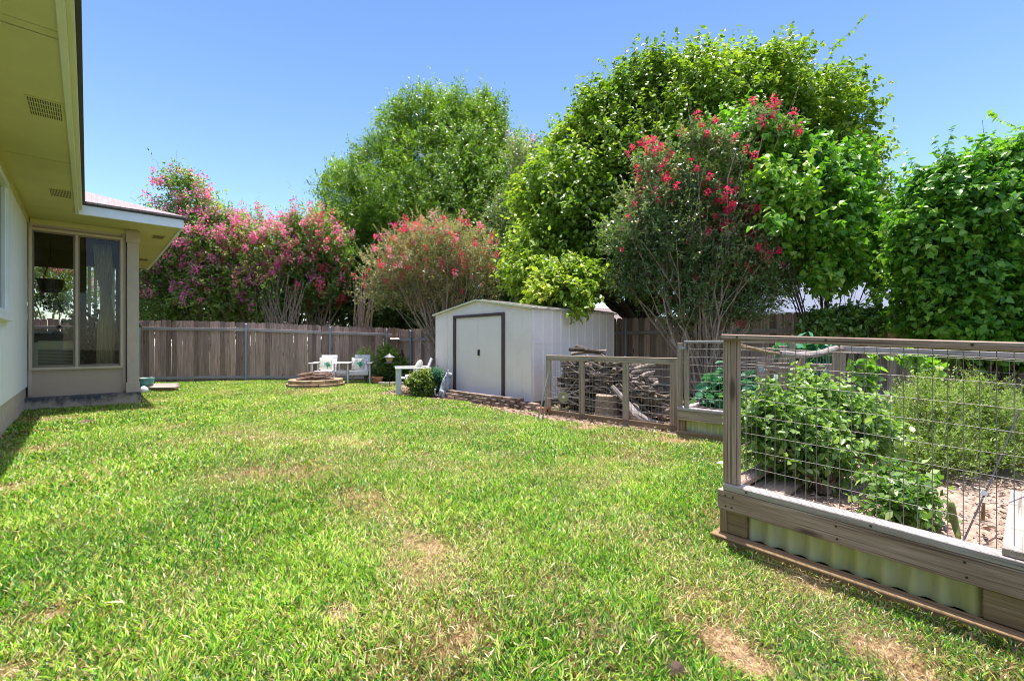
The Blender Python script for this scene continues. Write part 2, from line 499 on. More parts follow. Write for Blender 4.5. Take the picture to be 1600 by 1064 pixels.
def mat_tin():
    m, nt, b, _ = newmat('algae stained corrugated steel')
    o = objco(nt)
    n = noise(nt, 2.2, o, 5); n2 = noise(nt, 25, mapping(nt, o, (1, 1, .2)), 4)
    c = ramp(nt, n, [(.3, (.50, .50, .38)), (.5, (.60, .62, .28)), (.7, (.62, .62, .48))])
    c = mix(nt, ramp(nt, n2, [(.55, (0, 0, 0)), (.8, (.5, .5, .5))]), c, (.25, .24, .18))
    nt.links.new(c, b.inputs['Base Color']); b.inputs['Roughness'].default_value = .55; b.inputs['Metallic'].default_value = .15
    return m
M['tin'] = mat_tin()

def mat_glass(name, tint=(.78, .77, .73), refl=.9):
    m, nt, b, out = newmat(name)
    nt.nodes.remove(b)
    tr = nt.nodes.new('ShaderNodeBsdfTransparent'); tr.inputs[0].default_value = (*tint, 1)
    gl = nt.nodes.new('ShaderNodeBsdfGlossy'); gl.inputs['Color'].default_value = (refl, refl, refl, 1); gl.inputs['Roughness'].default_value = .01
    fr = nt.nodes.new('ShaderNodeFresnel'); fr.inputs[0].default_value = 1.5
    ms = nt.nodes.new('ShaderNodeMixShader')
    f = mth(nt, 'MINIMUM', mth(nt, 'MULTIPLY', fr.outputs[0], .45), .6)
    nt.links.new(f, ms.inputs[0]); nt.links.new(tr.outputs[0], ms.inputs[1]); nt.links.new(gl.outputs[0], ms.inputs[2])
    nt.links.new(ms.outputs[0], out.inputs['Surface'])
    return m
M['glass'] = mat_glass('window glass')
M['glass_dark'] = mat_simple('dark window glass', (.05, .07, .05), .05, .2, 2, 0, 0, 1.0)

# leaves
M['lf_ash'] = mat_leaf('ash leaves', [(0, (.035, .085, .012)), (.5, (.13, .245, .022)), (1, (.31, .42, .05))], .42, .36)
M['lf_pear'] = mat_leaf('glossy pear leaves', [(0, (.045, .11, .014)), (.45, (.17, .28, .025)), (.85, (.36, .47, .05)), (1, (.5, .5, .1))], .40, .36)
M['lf_myrtle_pink'] = mat_leaf('crape myrtle leaves', [(0, (.05, .12, .025)), (.5, (.20, .32, .06)), (.85, (.42, .50, .11)), (1, (.62, .42, .2))], .4, .4)
M['lf_myrtle_dark'] = mat_leaf('dark crape myrtle leaves', [(0, (.04, .085, .03)), (.5, (.12, .21, .06)), (.85, (.27, .36, .12)), (1, (.55, .38, .26))], .32, .35, .6, (1.4, 1.5, .8))
M['lf_myrtle_mid'] = mat_leaf('bronze green crape myrtle leaves', [(0, (.09, .13, .035)), (.5, (.24, .28, .08)), (.8, (.42, .38, .16)), (1, (.62, .34, .24))], .4, .35)
M['lf_dark'] = mat_leaf('dark shrub leaves', [(0, (.03, .065, .016)), (1, (.13, .21, .04))], .4, .3)
M['lf_vine'] = mat_leaf('heart shaped vine leaves', [(0, (.04, .14, .018)), (.5, (.15, .33, .035)), (.85, (.30, .47, .055)), (1, (.48, .56, .11))], .36, .36, .5, (1.3, 1.6, .6))
M['lf_bush'] = mat_leaf('garden leaves', [(0, (.06, .14, .025)), (.6, (.17, .30, .06)), (1, (.48, .58, .25))], .38, .4)
M['lf_rosemary'] = mat_leaf('feathery leaves', [(0, (.12, .2, .04)), (.6, (.25, .37, .06)), (1, (.44, .54, .13))], .5, .35)
M['lf_var'] = mat_leaf('variegated leaves', [(0, (.06, .10, .02)), (.5, (.22, .30, .05)), (.8, (.5, .5, .16)), (1, (.32, .14, .07))], .4, .35)
M['lf_squash'] = mat_leaf('blue green leaves', [(0, (.025, .12, .065)), (1, (.07, .25, .14))], .45, .3)
M['grass'] = None
def mat_flower(name, a, c, tr=.5):
    return mat_leaf(name, [(0, a), (1, c)], .6, tr, .2, (1.1, 1.0, 1.0))
M['fl_pink'] = mat_flower('pink blossom', (.82, .08, .38), (.94, .46, .64))
M['fl_salmon'] = mat_flower('coral blossom', (.86, .13, .26), (.92, .40, .45))
M['fl_red'] = mat_flower('crimson blossom', (.78, .015, .10), (.95, .09, .22))
M['fl_pale'] = mat_flower('pale lilac blossom', (.5, .36, .48), (.7, .56, .64))

def mat_grass():
    m, nt, b, out = newmat('lawn blades')
    r = attr(nt, 'rnd'); d = attr(nt, 'dry')
    c = ramp(nt, r, [(0, (.02, .10, .01)), (.25, (.08, .27, .022)), (.55, (.21, .44, .025)), (.8, (.40, .58, .045)), (1, (.66, .76, .18))])
    dc = ramp(nt, r, [(0, (.22, .11, .05)), (.4, (.44, .28, .13)), (1, (.76, .64, .42))])
    cc = mix(nt, d, c, dc)
    nt.links.new(cc, b.inputs['Base Color']); b.inputs['Roughness'].default_value = .38; b.inputs['Specular IOR Level'].default_value = .45
    t = nt.nodes.new('ShaderNodeBsdfTranslucent'); nt.links.new(mix(nt, 1.0, cc, (1.3, 1.4, .8), 'MULTIPLY'), t.inputs[0])
    ms = nt.nodes.new('ShaderNodeMixShader'); ms.inputs[0].default_value = .36
    nt.links.new(b.outputs[0], ms.inputs[1]); nt.links.new(t.outputs[0], ms.inputs[2]); nt.links.new(ms.outputs[0], out.inputs['Surface'])
    return m
M['grass'] = mat_grass()
def mat_ground():
    m, nt, b, _ = newmat('lawn soil')
    o = objco(nt)
    n = noise(nt, 1.2, o, 5, .6); n2 = noise(nt, 40, o, 4, .7)
    c = ramp(nt, n2, [(.35, (.035, .03, .012)), (.5, (.07, .06, .025)), (.68, (.18, .14, .07))])
    c = mix(nt, ramp(nt, n, [(.4, (0, 0, 0)), (.6, (.6, .6, .6))]), c, (.05, .08, .015))
    dn = ramp(nt, n2, [(.3, (.12, .07, .04)), (.5, (.26, .16, .09)), (.68, (.44, .31, .19))])
    c = mix(nt, ramp(nt, attr(nt, 'dry'), [(.35, (0, 0, 0)), (.75, (1, 1, 1))]), c, dn)
    nt.links.new(c, b.inputs['Base Color']); b.inputs['Roughness'].default_value = .95
    bump(nt, b, n2, .6, .01)
    return m
M['ground'] = mat_ground()
M['dirt'] = mat_simple('brown mulch dirt', (.27, .185, .14), .95, .4, 25, .8, dirt=(.42, .33, .24), dirt_amt=.6, dscale=8)

# ------------------------------------------------------------------ fixed survey points
FA = Vector((0.95, 16.95, 0)) + (Vector((0.95, 16.95, 0)) - Vector((7.73, 13.98, 0))).normalized() * 5; FB = Vector((7.73, 13.98, 0))      # back fence ends
FC = Vector((12.2, -4.8, 0))                                       # far end of the right fence
BX = 2.74; BY = 1.12                                               # near garden bed corner
SHX = 5.83; SHY0 = 5.74; SHY1 = 8.82; SHX1 = 8.4                   # shed footprint

# ------------------------------------------------------------------ ground
def make_ground():
    xs = np.concatenate([np.array([-150, -60, -25, -10]), np.arange(-6, -1, .5), np.arange(-1, 6, .07), np.arange(6, 22, .5), np.array([30, 50, 90, 200])])
    ys = np.concatenate([np.array([-80, -40, -15]), np.arange(-8, -1, .5), np.arange(-1, 7, .07), np.arange(7, 28, .5), np.array([40, 70, 120, 250])])
    X, Y = np.meshgrid(xs, ys, indexing='ij')
    Z = gz(X, Y) - .004
    nx, ny = X.shape
    V = np.stack([X, Y, Z], -1).reshape(-1, 3)
    F = [(i * ny + j, (i + 1) * ny + j, (i + 1) * ny + j + 1, i * ny + j + 1) for i in range(nx - 1) for j in range(ny - 1)]
    me = bpy.data.meshes.new('ground'); me.from_pydata(V.tolist(), [], F)
    me.polygons.foreach_set('use_smooth', [True] * len(F)); me.materials.append(M['ground'])
    a = me.attributes.new('dry', 'FLOAT', 'POINT'); a.data.foreach_set('value', dryness(X.ravel(), Y.ravel()).astype(np.float32))
    o = bpy.data.objects.new('ground', me); COL.objects.link(o)
    tag(o, kind='structure')

def dirt_sheet(name, pts, z, mat, label=None):
    # irregular flat patch fitted to the ground
    ctr = sum((Vector(p) for p in pts), Vector((0, 0, 0))) / len(pts)
    me = bpy.data.meshes.new(name)
    vs = [tuple(Vector(p) - ctr) for p in pts]
    me.from_pydata(vs, [], [tuple(range(len(vs)))]); me.materials.append(mat)
    o = bpy.data.objects.new(name, me); COL.objects.link(o); o.location = ctr
    tag(o, kind='structure')
    return o
# mulch strip along shed, pens
edge = [(4.75, 9.6), (4.95, 9.0), (5.15, 8.2), (5.3, 7.2), (5.22, 6.2), (5.05, 5.4), (5.0, 4.6), (5.18, 3.8), (5.32, 3.0), (5.35, 2.0), (5.4, 1.3)]
back = [(10.8, 1.3), (10.2, 4), (9.3, 8), (7.9, 13.0), (7.3, 13.6), (6.6, 13.3), (6.3, 11.2), (5.4, 10.0)]
dirt_sheet('mulch_ground', [(x, y, float(gz(x, y)) + .006) for x, y in edge + back], 0, M['dirt'])
from math import atan2
def in_poly(x, y, poly):
    inside = np.zeros(len(x), bool); j = len(poly) - 1
    for i in range(len(poly)):
        xi, yi = poly[i]; xj, yj = poly[j]
        c = ((yi > y) != (yj > y)) & (x < (xj - xi) * (y - yi) / (yj - yi + 1e-12) + xi)
        inside ^= c; j = i
    return inside

# ------------------------------------------------------------------ grass
DRY = []   # (x, y, rx, strength)
for px, py, rp, st in [(680, 880, 110, .62), (640, 850, 60, .5), (850, 900, 40, .6), (905, 1000, 60, .8), (1080, 965, 30, 1.3), (1130, 1000, 34, 1.2), (1180, 1035, 34, 1.2), (1090, 930, 20, .8), (1150, 965, 26, .8),
                       (1400, 1050, 60, .95), (1370, 1000, 50, .7), (525, 962, 28, 1.2), (88, 958, 22, 1.1), (70, 700, 25, .8), (20, 760, 25, .9), (80, 655, 30, .8),
                       (1130, 810, 40, 1.0), (1180, 830, 30, .9), (480, 740, 70, .5), (560, 700, 60, .6), (10, 1055, 40, 1.1), (440, 690, 60, .5), (380, 740, 60, .55), (1010, 650, 40, .9),
                       (920, 668, 30, .9), (1060, 690, 30, .9), (235, 640, 12, .9), (245, 625, 10, .8), (590, 790, 60, .5), (1000, 720, 80, .3), (720, 1000, 60, .5), (560, 780, 50, .5),
                       (1250, 900, 45, .5), (760, 830, 40, .6), (300, 690, 60, .45), (1560, 1030, 50, .9), (480, 612, 60, .5), (130, 820, 60, .25), (300, 900, 50, .3)]:
    g = PG(px, py); d = CAM_H * FX / (py - HY)
    DRY.append((g.x, g.y, rp * d / FX, st))
GREEN = [(PG(px, py), rp * CAM_H / (py - HY)) for px, py, rp in [(180, 860, 120), (120, 1000, 120), (420, 1030, 140), (880, 850, 50), (860, 1040, 90), (1060, 760, 100), (330, 810, 90), (960, 880, 60), (560, 900, 50)]]
def dryness(x, y):
    p = np.stack([x, y, np.zeros_like(x)], -1)
    n = vnoise(p * 1.3 + 7) * .5 + vnoise(p * 4.1 + 3) * .3 + vnoise(p * 13 + 1) * .2
    v = np.clip((n - .46) * 1.7, 0, .36)
    for a, b, r, s in DRY:
        q = np.exp(-(((x - a) ** 2 + (y - b) ** 2) / (r * r)) * .9)
        v = v + q * s * (.0 + .95 * vnoise(p * 7 + 2) + .6 * vnoise(p * 23 + 5))
    for g, r in GREEN:
        v = v - np.exp(-(((x - g.x) ** 2 + (y - g.y) ** 2) / (r * r))) * .35
    return np.clip(v, 0, 1.15)

make_ground()
def lawn_mask(x, y):
    ok = ~in_poly(x, y, edge + back)
    ok |= in_poly(x, y, edge + back) & (rng.random(len(x)) < .03)
    ok &= ~((x > BX - .05) & (x < 5.6) & (y < BY + .02) & (y > -3))
    ok &= ~((x > SHX - .3) & (x < SHX1) & (y > SHY0) & (y < SHY1))
    ok &= ~((x < -.77))
    ok &= ~((x < .78) & (y > 11.2))
    # in front of the fences
    n1 = Vector((FB.y - FA.y, -(FB.x - FA.x))).normalized()
    ok &= ((x - FA.x) * n1.x + (y - FA.y) * n1.y) > .03
    n2 = Vector((FC.y - FB.y, -(FC.x - FB.x))).normalized()
    ok &= ((x - FB.x) * n2.x + (y - FB.y) * n2.y) > .0
    return ok

def grass_zone(d0, d1, dens, ln, wd, name):
    A = R(60)
    area = .5 * (2 * A) * (d1 ** 2 - d0 ** 2)
    N = int(area * dens)
    rr = np.sqrt(rng.random(N) * (d1 ** 2 - d0 ** 2) + d0 ** 2)
    th = (rng.random(N) * 2 - 1) * A
    fx = rr * np.cos(th); lx = rr * np.sin(th)
    x = sn * fx + cs * lx; y = cs * fx - sn * lx
    k = lawn_mask(x, y)
    x, y = x[k], y[k]
    dr = dryness(x, y)
    # thinner where dry
    k = rng.random(len(x)) > (dr - .42) * .7
    x, y, dr = x[k], y[k], dr[k]
    # tufts: pull blades together
    tx = np.floor(x * 28) + rng.random(1)[0]
    N = len(x)
    pos = np.stack([x, y, gz(x, y) - .004], -1)
    p3 = np.stack([x, y, x * 0], -1)
    az = rng.random(N) * 2 * math.pi
    tuft = vnoise(p3 * 14) * 2 * math.pi * 2
    az = np.where(rng.random(N) < .5, tuft + rng.normal(0, .6, N), az)
    lie = np.clip(rng.normal(.48, .32, N) + dr * .25, .05, 1.25)       # radians from vertical -> flatter
    D = np.stack([np.cos(az) * np.sin(lie + .35), np.sin(az) * np.sin(lie + .35), np.cos(lie + .35) + .05], -1)
    Nn = np.stack([-np.cos(az) * .6, -np.sin(az) * .6, np.ones(N)], -1) + rng.normal(0, .35, (N, 3))
    pos[:, 2] += rng.random(N) * .012
    patch = vnoise(p3 * .9 + 20) * .55 + vnoise(p3 * 3.5 + 9) * .45
    L = ln * (.55 + .8 * rng.random(N)) * (.8 + .5 * vnoise(p3 * 2.3 + 5)) * (1 - .35 * np.clip(dr, 0, 1))
    rnd = np.clip(.10 + .50 * (patch - .2) + rng.normal(.18, .36, N), 0, 1)
    isdry = (rng.random(N) < np.clip(.17 + dr * .85, 0, .93)).astype(float)
    isdry = np.where(isdry > 0, .75 + .25 * rng.random(N), dr * .22 * rng.random(N))
    T0 = LEAF['blade'][0].copy(); T = T0.copy(); T[:, 1] *= wd / (ln * .11)
    LEAF['_b'] = (T, LEAF['blade'][1], 4)
    return pos, D, Nn, L, rnd, isdry, T
def make_lawn():
    Vs, rs, ds = [], [], []
    for z in [(1.0, 2.7, 24000, .037, .0052), (2.7, 4.6, 15500, .040, .0064), (4.6, 8.0, 7800, .044, .0086), (8.0, 18.5, 2800, .045, .014)]:
        pos, D, Nn, L, rnd, dr, T = grass_zone(*z, 'x')
        D = nrm(D); S = nrm(np.cross(D, Nn)); U = np.cross(S, D)
        V = pos[:, None] + L[:, None, None] * (T[None, :, 0:1] * D[:, None] + T[None, :, 1:2] * S[:, None] + T[None, :, 2:3] * U[:, None])
        Vs.append(V.reshape(-1, 3).astype(np.float32)); rs.append(rnd); ds.append(dr)
    o = np_mesh('lawn_grass', np.concatenate(Vs), 4, np.concatenate(rs), M['grass'], rnd2=np.concatenate(ds), flat_idx=[(0, 1, 2, 3)], nvert=4)
    tag(o, 'sunlit green lawn grass with dry straw coloured patches', 'grass', kind='stuff')
make_lawn()

def strip_blades(pts_fn, n, ln, name):
    pass

# ------------------------------------------------------------------ picket fences
def fence(name, label, A, B, H, posts, mat, rails=(0.12, 1.57), lowgap=False, group='timber fences round the yard', yardside=1):
    root = thing(name, label, 'fence', (A.x, A.y, float(gz(A.x, A.y))), group=group)
    d = (B - A); L = d.length; d.normalize(); nrm_ = Vector((d.y, -d.x, 0)) * yardside   # towards the yard
    mb = MB(); t = 0.0
    while t < L:
        w = .135 + random.uniform(-.008, .006)
        p = A + d * (t + w / 2)
        z0 = float(gz(p.x, p.y)) - .03; h = H + random.uniform(-.012, .012) + .03
        e = .02; th = .018; lean = random.uniform(-.006, .006); nb = random.uniform(-.011, .011)
        prof = [(-w / 2, 0), (w / 2, 0), (w / 2, h - .035), (w / 2 - .03, h), (-w / 2 + .03, h), (-w / 2, h - .035)]
        off = random.uniform(-50, 50); vs = []; gs = []
        for s_ in (0, 1):
            for (u, z) in prof:
                q = p + d * (u + lean * z) - nrm_ * (s_ * th + nb); vs.append((q.x, q.y, z0 + z)); gs.append((z + off, u + off * .37, s_ * th))
        n = 6
        fs = [tuple(range(n)), tuple(range(2 * n - 1, n - 1, -1))] + [(i, (i + 1) % n, n + (i + 1) % n, n + i)[::-1] for i in range(n)]
        mb.add(vs, fs, gs)
        t += w + (random.uniform(.002, .006) if random.random() < .35 else .0006)
    mb.build('boards', mat, root)
    for zr in rails:
        rb = MB(); k = 0.0
        while k < L:
            k2 = min(L, k + 2.44)
            a = A + d * (k + .003) + nrm_ * .022; b = A + d * (k2 - .003) + nrm_ * .022
            a.z = float(gz(a.x, a.y)) + zr + random.uniform(-.008, .008); b.z = float(gz(b.x, b.y)) + zr + random.uniform(-.008, .008)
            rb.bar(a, b, .04, .088, rnd=random.uniform(.3, .8)); k = k2
        rb.build('rail', M['rail'], root, bevel=.004)
    for t in posts:
        p = A + d * t + nrm_ * .07
        z0 = float(gz(p.x, p.y))
        pm = MB(); pm.tube([(p.x, p.y, z0 - .05), (p.x, p.y, z0 + H - .08)], .03, 12)
        pm.lathe((p.x, p.y, z0 + H - .08), [(.034, -.02), (.034, .012), (.02, .03), (.004, .036)], 12)
        pm.build('post', M['galv'], root, smooth=False)
    return root
def t_on(px, A, B):
    a, b = ray(px); d = B - A
    # A + t d  parallel to (a,b)
    den = d.x * b - d.y * a
    t = (A.y * a - A.x * b) / den
    return t * d.length
fence('picket_fence', 'long sunlit brown picket fence behind the white chairs, grey steel posts along it', FA, FB, 1.81,
      [t_on(219, FA, FB), t_on(385, FA, FB), t_on(516, FA, FB), t_on(604, FA, FB)], M['fence'])
fence('picket_fence', 'shaded picket fence running behind the metal shed and the vegetable beds', FB, FC, 1.76,
      [t_on(644, FB, FC), t_on(972, FB, FC) + .1, t_on(1122, FB, FC), t_on(1345, FB, FC) + .1], M['fence_r'], rails=(.2, 1.40))

# ------------------------------------------------------------------ house
WX = -.76; SOZ = 3.32; EY = 10.45; SRY = 11.45; SRX = .73; EX = 1.32
def make_house():
    h = thing('house', 'single storey house with white siding, cream eaves and a taupe sunroom end', 'house', (WX, 0, 0))
    m = MB()
    m.box(((WX - .06), (-4 + 8.75) / 2, (.4 + SOZ) / 2), (.12, 12.75, SOZ - .4)); 
    # cut the wall round the left window: build in pieces instead
    m = MB()
    wy0, wy1, wz0, wz1 = 6.9, 8.62, 1.56, 3.12
    for y0, y1, z0, z1 in [(-4, wy0, .4, SOZ), (wy1, SRY - .0, .4, SOZ), (wy0, wy1, .4, wz0), (wy0, wy1, wz1, SOZ)]:
        m.box((WX - .06, (y0 + y1) / 2, (z0 + z1) / 2), (.12, y1 - y0, z1 - z0))
    m.build('wall', M['siding_white'], h)
    m = MB(); m.box((WX - .08, (-4 + SRY) / 2, .19), (.12, SRY + 4, .42)); m.build('foundation', M['foundation'], h)
    # window
    w = MB()
    for y0, y1, z0, z1 in [(wy1 - .0, wy1 + .07, wz0 - .07, wz1 + .07), (wy0 - .07, wy0, wz0 - .07, wz1 + .07), (wy0, wy1, wz0 - .07, wz0), (wy0, wy1, wz1, wz1 + .07)]:
        w.box((WX + .012, (y0 + y1) / 2, (z0 + z1) / 2), (.03, y1 - y0, z1 - z0))
    w.box((WX + .03, (wy0 + wy1) / 2, wz0 - .11), (.07, wy1 - wy0 + .24, .05))
    fr = w.build('window', M['fascia_white'], h, bevel=.003)
    g = MB(); g.box((WX - .04, (wy0 + wy1) / 2, (wz0 + wz1) / 2), (.01, wy1 - wy0, wz1 - wz0)); g.build('pane', M['glass_dark'], fr)
    g = MB(); g.box((WX - .02, (wy0 + wy1) / 2, (wz0 + wz1) / 2), (.03, .04, wz1 - wz0)); g.box((WX - .02, wy1 - .02, (wz0 + wz1) / 2), (.03, .04, wz1 - wz0)); g.build('sash', M['fascia_white'], fr)
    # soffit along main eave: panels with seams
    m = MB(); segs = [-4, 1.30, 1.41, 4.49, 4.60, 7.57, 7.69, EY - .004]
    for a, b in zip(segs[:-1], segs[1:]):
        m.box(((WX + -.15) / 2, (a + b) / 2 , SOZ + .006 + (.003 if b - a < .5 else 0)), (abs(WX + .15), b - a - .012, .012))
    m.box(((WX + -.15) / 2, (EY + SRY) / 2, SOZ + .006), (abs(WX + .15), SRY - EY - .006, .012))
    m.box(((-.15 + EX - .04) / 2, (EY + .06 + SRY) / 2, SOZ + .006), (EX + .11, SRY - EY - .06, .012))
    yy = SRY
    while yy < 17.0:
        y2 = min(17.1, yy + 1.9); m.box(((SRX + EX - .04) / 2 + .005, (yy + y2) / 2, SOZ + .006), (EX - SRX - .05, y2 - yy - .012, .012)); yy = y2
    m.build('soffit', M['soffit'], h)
    m = MB(); m.box((.2, 6.5, SOZ + .05), (3.2, 21.2, .02)); m.v = [(min(v[0], 1.26) if v[1] > 10.6 else v[0], v[1], v[2]) for v in m.v]
    # frieze boards
    m = MB()
    m.box((WX + .012, (-4 + SRY) / 2, SOZ - .045), (.022, SRY + 4, .085))
    m.box(((WX + SRX) / 2 + .01, SRY - .03, SOZ - .05), (SRX - WX - .04, .03, .09))
    m.build('frieze_board', M['soffit'], h, bevel=.003)
    # fascias
    m = MB(); m.box((-.128, (-4 + EY) / 2, 3.385), (.045, EY + 4 - .002, .17)); m.build('fascia', M['fascia'], h, bevel=.003)
    m = MB(); m.box((-.085, (-4 + EY) / 2, 3.415), (.04, EY + 4 - .002, .10)); m.build('fascia', M['fascia'], h)
    m = MB(); m.box(((-.15 + EX) / 2, EY + .022, 3.375), (EX + .15, .045, .16))
    m.box((EX - .022, (EY + 17.2) / 2 + .022, 3.375), (.045, 17.2 - EY - .047, .16)); m.build('fascia', M['fascia_white'], h, bevel=.003)
    m = MB(); m.box((-.075, (-4 + EY) / 2, 3.476), (.09, EY + 3.94, .018)); m.box(((-.02 + EX) / 2 + .02, EY - .01, 3.468), (EX + .06, .03, .022)); m.box((EX + .012, (EY + 17.2) / 2, 3.468), (.03, 17.2 - EY, .022))
    m.build('drip_edge', M['drip'], h)
    # roof planes
    def rp(name, pts):
        mm = MB(); mm.add(pts, [tuple(range(len(pts)))], None)
        o = mm.build(name, M['shingle'], h); s = o.modifiers.new('s', 'SOLIDIFY'); s.thickness = .035; s.offset = 0
    k = .36; zt = 3.505
    rp('roof', [(-.04, -4.2, zt), (-.04, EY - .05, zt), (-4.0, EY - .05 + 3.98, zt + k * 3.98), (-4.0, -4.2, zt + k * 3.98)])
    rp('roof', [(-.02, EY - .05, zt - .012), (EX + .04, EY - .05, zt - .012), (EX + .04 - 3.98, EY - .05 + 3.98, zt - .012 + k * 3.98), (-4.0, EY + 3.93, zt - .012 + k * 3.98)])
    rp('roof', [(EX + .04, EY - .05, zt - .012), (EX + .04, 17.3, zt - .012), (EX + .04 - 3.98, 17.3, zt - .012 + k * 3.98), (EX + .04 - 3.98, EY + 3.93, zt - .012 + k * 3.98)])
    # vents
    for (x, y, wx, wy) in [(-.285, 2.85, .24, .46), (-.285, 6.03, .24, .46), (-.285, 9.28, .24, .46), (1.06, 11.75, .2, .4), (1.06, 15.2, .2, .4)]:
        v = MB(); v.box((x, y, SOZ - .004), (wx, wy, .008)); vo = v.build('soffit_vent', M['soffit'], h)
        s = MB()
        for i in range(4):
            for j in range(14):
                s.box((x - wx / 2 + .018 + j * (wx - .036) / 13, y - wy / 2 + .065 + i * (wy - .13) / 3, SOZ - .0085), (.0075, .088, .002))
        s.build('slot', M['vent_dark'], vo)
    # ---- sunroom
    m = MB(); m.box(((WX - .05 + SRX + .02) / 2, SRY - .22 + 1.8, .105), (SRX - WX + .07, 3.6, .21)); m.build('slab', M['slab'], h, bevel=.008, seg=2)
    wl, wr, wb, wt = -.70, .455, .72, 3.11
    m = MB()
    y0 = SRY; T = .09
    for a, b, z0, z1 in [(WX + .002, wl, .21, SOZ), (wr, SRX - .19, .21, SOZ), (wl, wr, .21, wb), (wl, wr, wt, SOZ)]:
        m.box(((a + b) / 2, y0 + T / 2, (z0 + z1) / 2), (b - a, T, z1 - z0))
    # right wall with an opening, back wall with an opening
    for a, b, z0, z1 in [(SRY, 12.0, .21, SOZ), (14.4, 14.7, .21, SOZ), (12.0, 14.4, .21, .9), (12.0, 14.4, 2.9, SOZ)]:
        m.box((SRX - .06, (a + b) / 2 + .001, (z0 + z1) / 2), (.10, b - a, z1 - z0))
    m.build('sunroom_wall', M['siding_tan'], h)
    m = MB()
    bx0, bx1, bz0, bz1 = -1.15, -.24, 1.42, 2.86
    for a, b, z0, z1 in [(-3.2, bx0, .21, SOZ), (bx1, -.02, .21, SOZ), (.5, SRX - .12, .21, SOZ), (-.02, .5, .21, 1.0), (-.02, .5, 2.95, SOZ), (bx0, bx1, .21, bz0), (bx0, bx1, bz1, SOZ)]:
        m.box(((a + b) / 2, 14.65, (z0 + z1) / 2), (b - a, .1, z1 - z0))
    m.box((-3.25, 13.05, 1.77), (.1, 3.1, 3.1)); m.box((-2.1, SRY + .05, 1.77), (2.2, .1, 3.1))
    m.box((-1.25, 13.1, SOZ - .03), (3.8, 3.1, .04)); m.box((-1.25, 13.1, .235), (3.8, 3.1, .03))
    m.build('room_lining', M['room'], h)
    m = MB(); m.box((-.7, 14.58, bz0 - .03), (1.0, .12, .06)); m.build('inner_sill', M['fascia_white'], h)
    # trims
    m = MB()
    m.box(((wl + wr) / 2, SRY - .012, wt + .10), (wr - wl + .02, .02, .05))
    m.box((WX + .035, SRY - .012, 1.74), (.05, .022, 3.0)); m.box((SRX - .22, SRY - .012, 1.74), (.045, .022, 3.0))
    m.build('trim', M['taupe_trim'], h, bevel=.002)
    f = MB(); e = .045
    for a, b, z0, z1 in [(wl - e, wl, wb - e, wt + e), (wr, wr + e, wb - e, wt + e), (wl, wr, wb - e, wb), (wl, wr, wt, wt + e)]:
        f.box(((a + b) / 2, SRY - .02, (z0 + z1) / 2), (b - a, .06, z1 - z0))
    win = f.build('window', M['tan_frame'], h, bevel=.004)
    win['label'] = 'tall sliding sunroom window'
    mx = -.146
    f = MB(); f.box((mx, SRY + .002, (wb + wt) / 2), (.045, .05, wt - wb)); f.box((mx, SRY - .028, (wb + wt) / 2), (.028, .02, wt - wb)); f.build('mullion', M['tan_frame'], win, bevel=.003)
    for a, b in ((wl, mx - .023), (mx + .023, wr)):
        f = MB(); f.box(((a + b) / 2, SRY + .01, wb + .02), (b - a, .03, .04)); f.box(((a + b) / 2, SRY + .01, wt - .012), (b - a, .03, .024))
        f.box((a + .01, SRY + .01, (wb + wt) / 2), (.02, .03, wt - wb - .066)); f.box((b - .01, SRY + .01, (wb + wt) / 2), (.02, .03, wt - wb - .066))
        f.build('sash', M['bronze'], win)
    for a, b in ((wl, mx - .023), (mx + .023, wr)):
        f = MB(); f.box(((a + b) / 2, SRY + .03, (wb + wt) / 2), (b - a, .004, wt - wb)); f.build('pane', M['glass'], win)
    # corner post
    m = MB(); m.box((.635, SRY - .03, 1.76), (.17, .14, 3.1)); m.box((.635, SRY - .035, .305), (.21, .18, .19)); m.box((.635, SRY - .035, SOZ - .145), (.20, .17, .2))
    m.box((.71, SRY + .07, 1.76), (.05, .1, 3.09)); m.build('corner_post', M['taupe_trim'], h, bevel=.004)
    # white vertical blinds on the side opening
    b = MB()
    for i in range(16):
        b.box((SRX - .16, 12.05 + i * .15, 1.88), (.012, .085, 2.0), R(25))
    for i in range(5): b.box((.03 + i * .105, 14.5, 1.98), (.055, .012, 1.94), R(20))
    b.build('blind', M['blind'], h)
    return h
make_house()

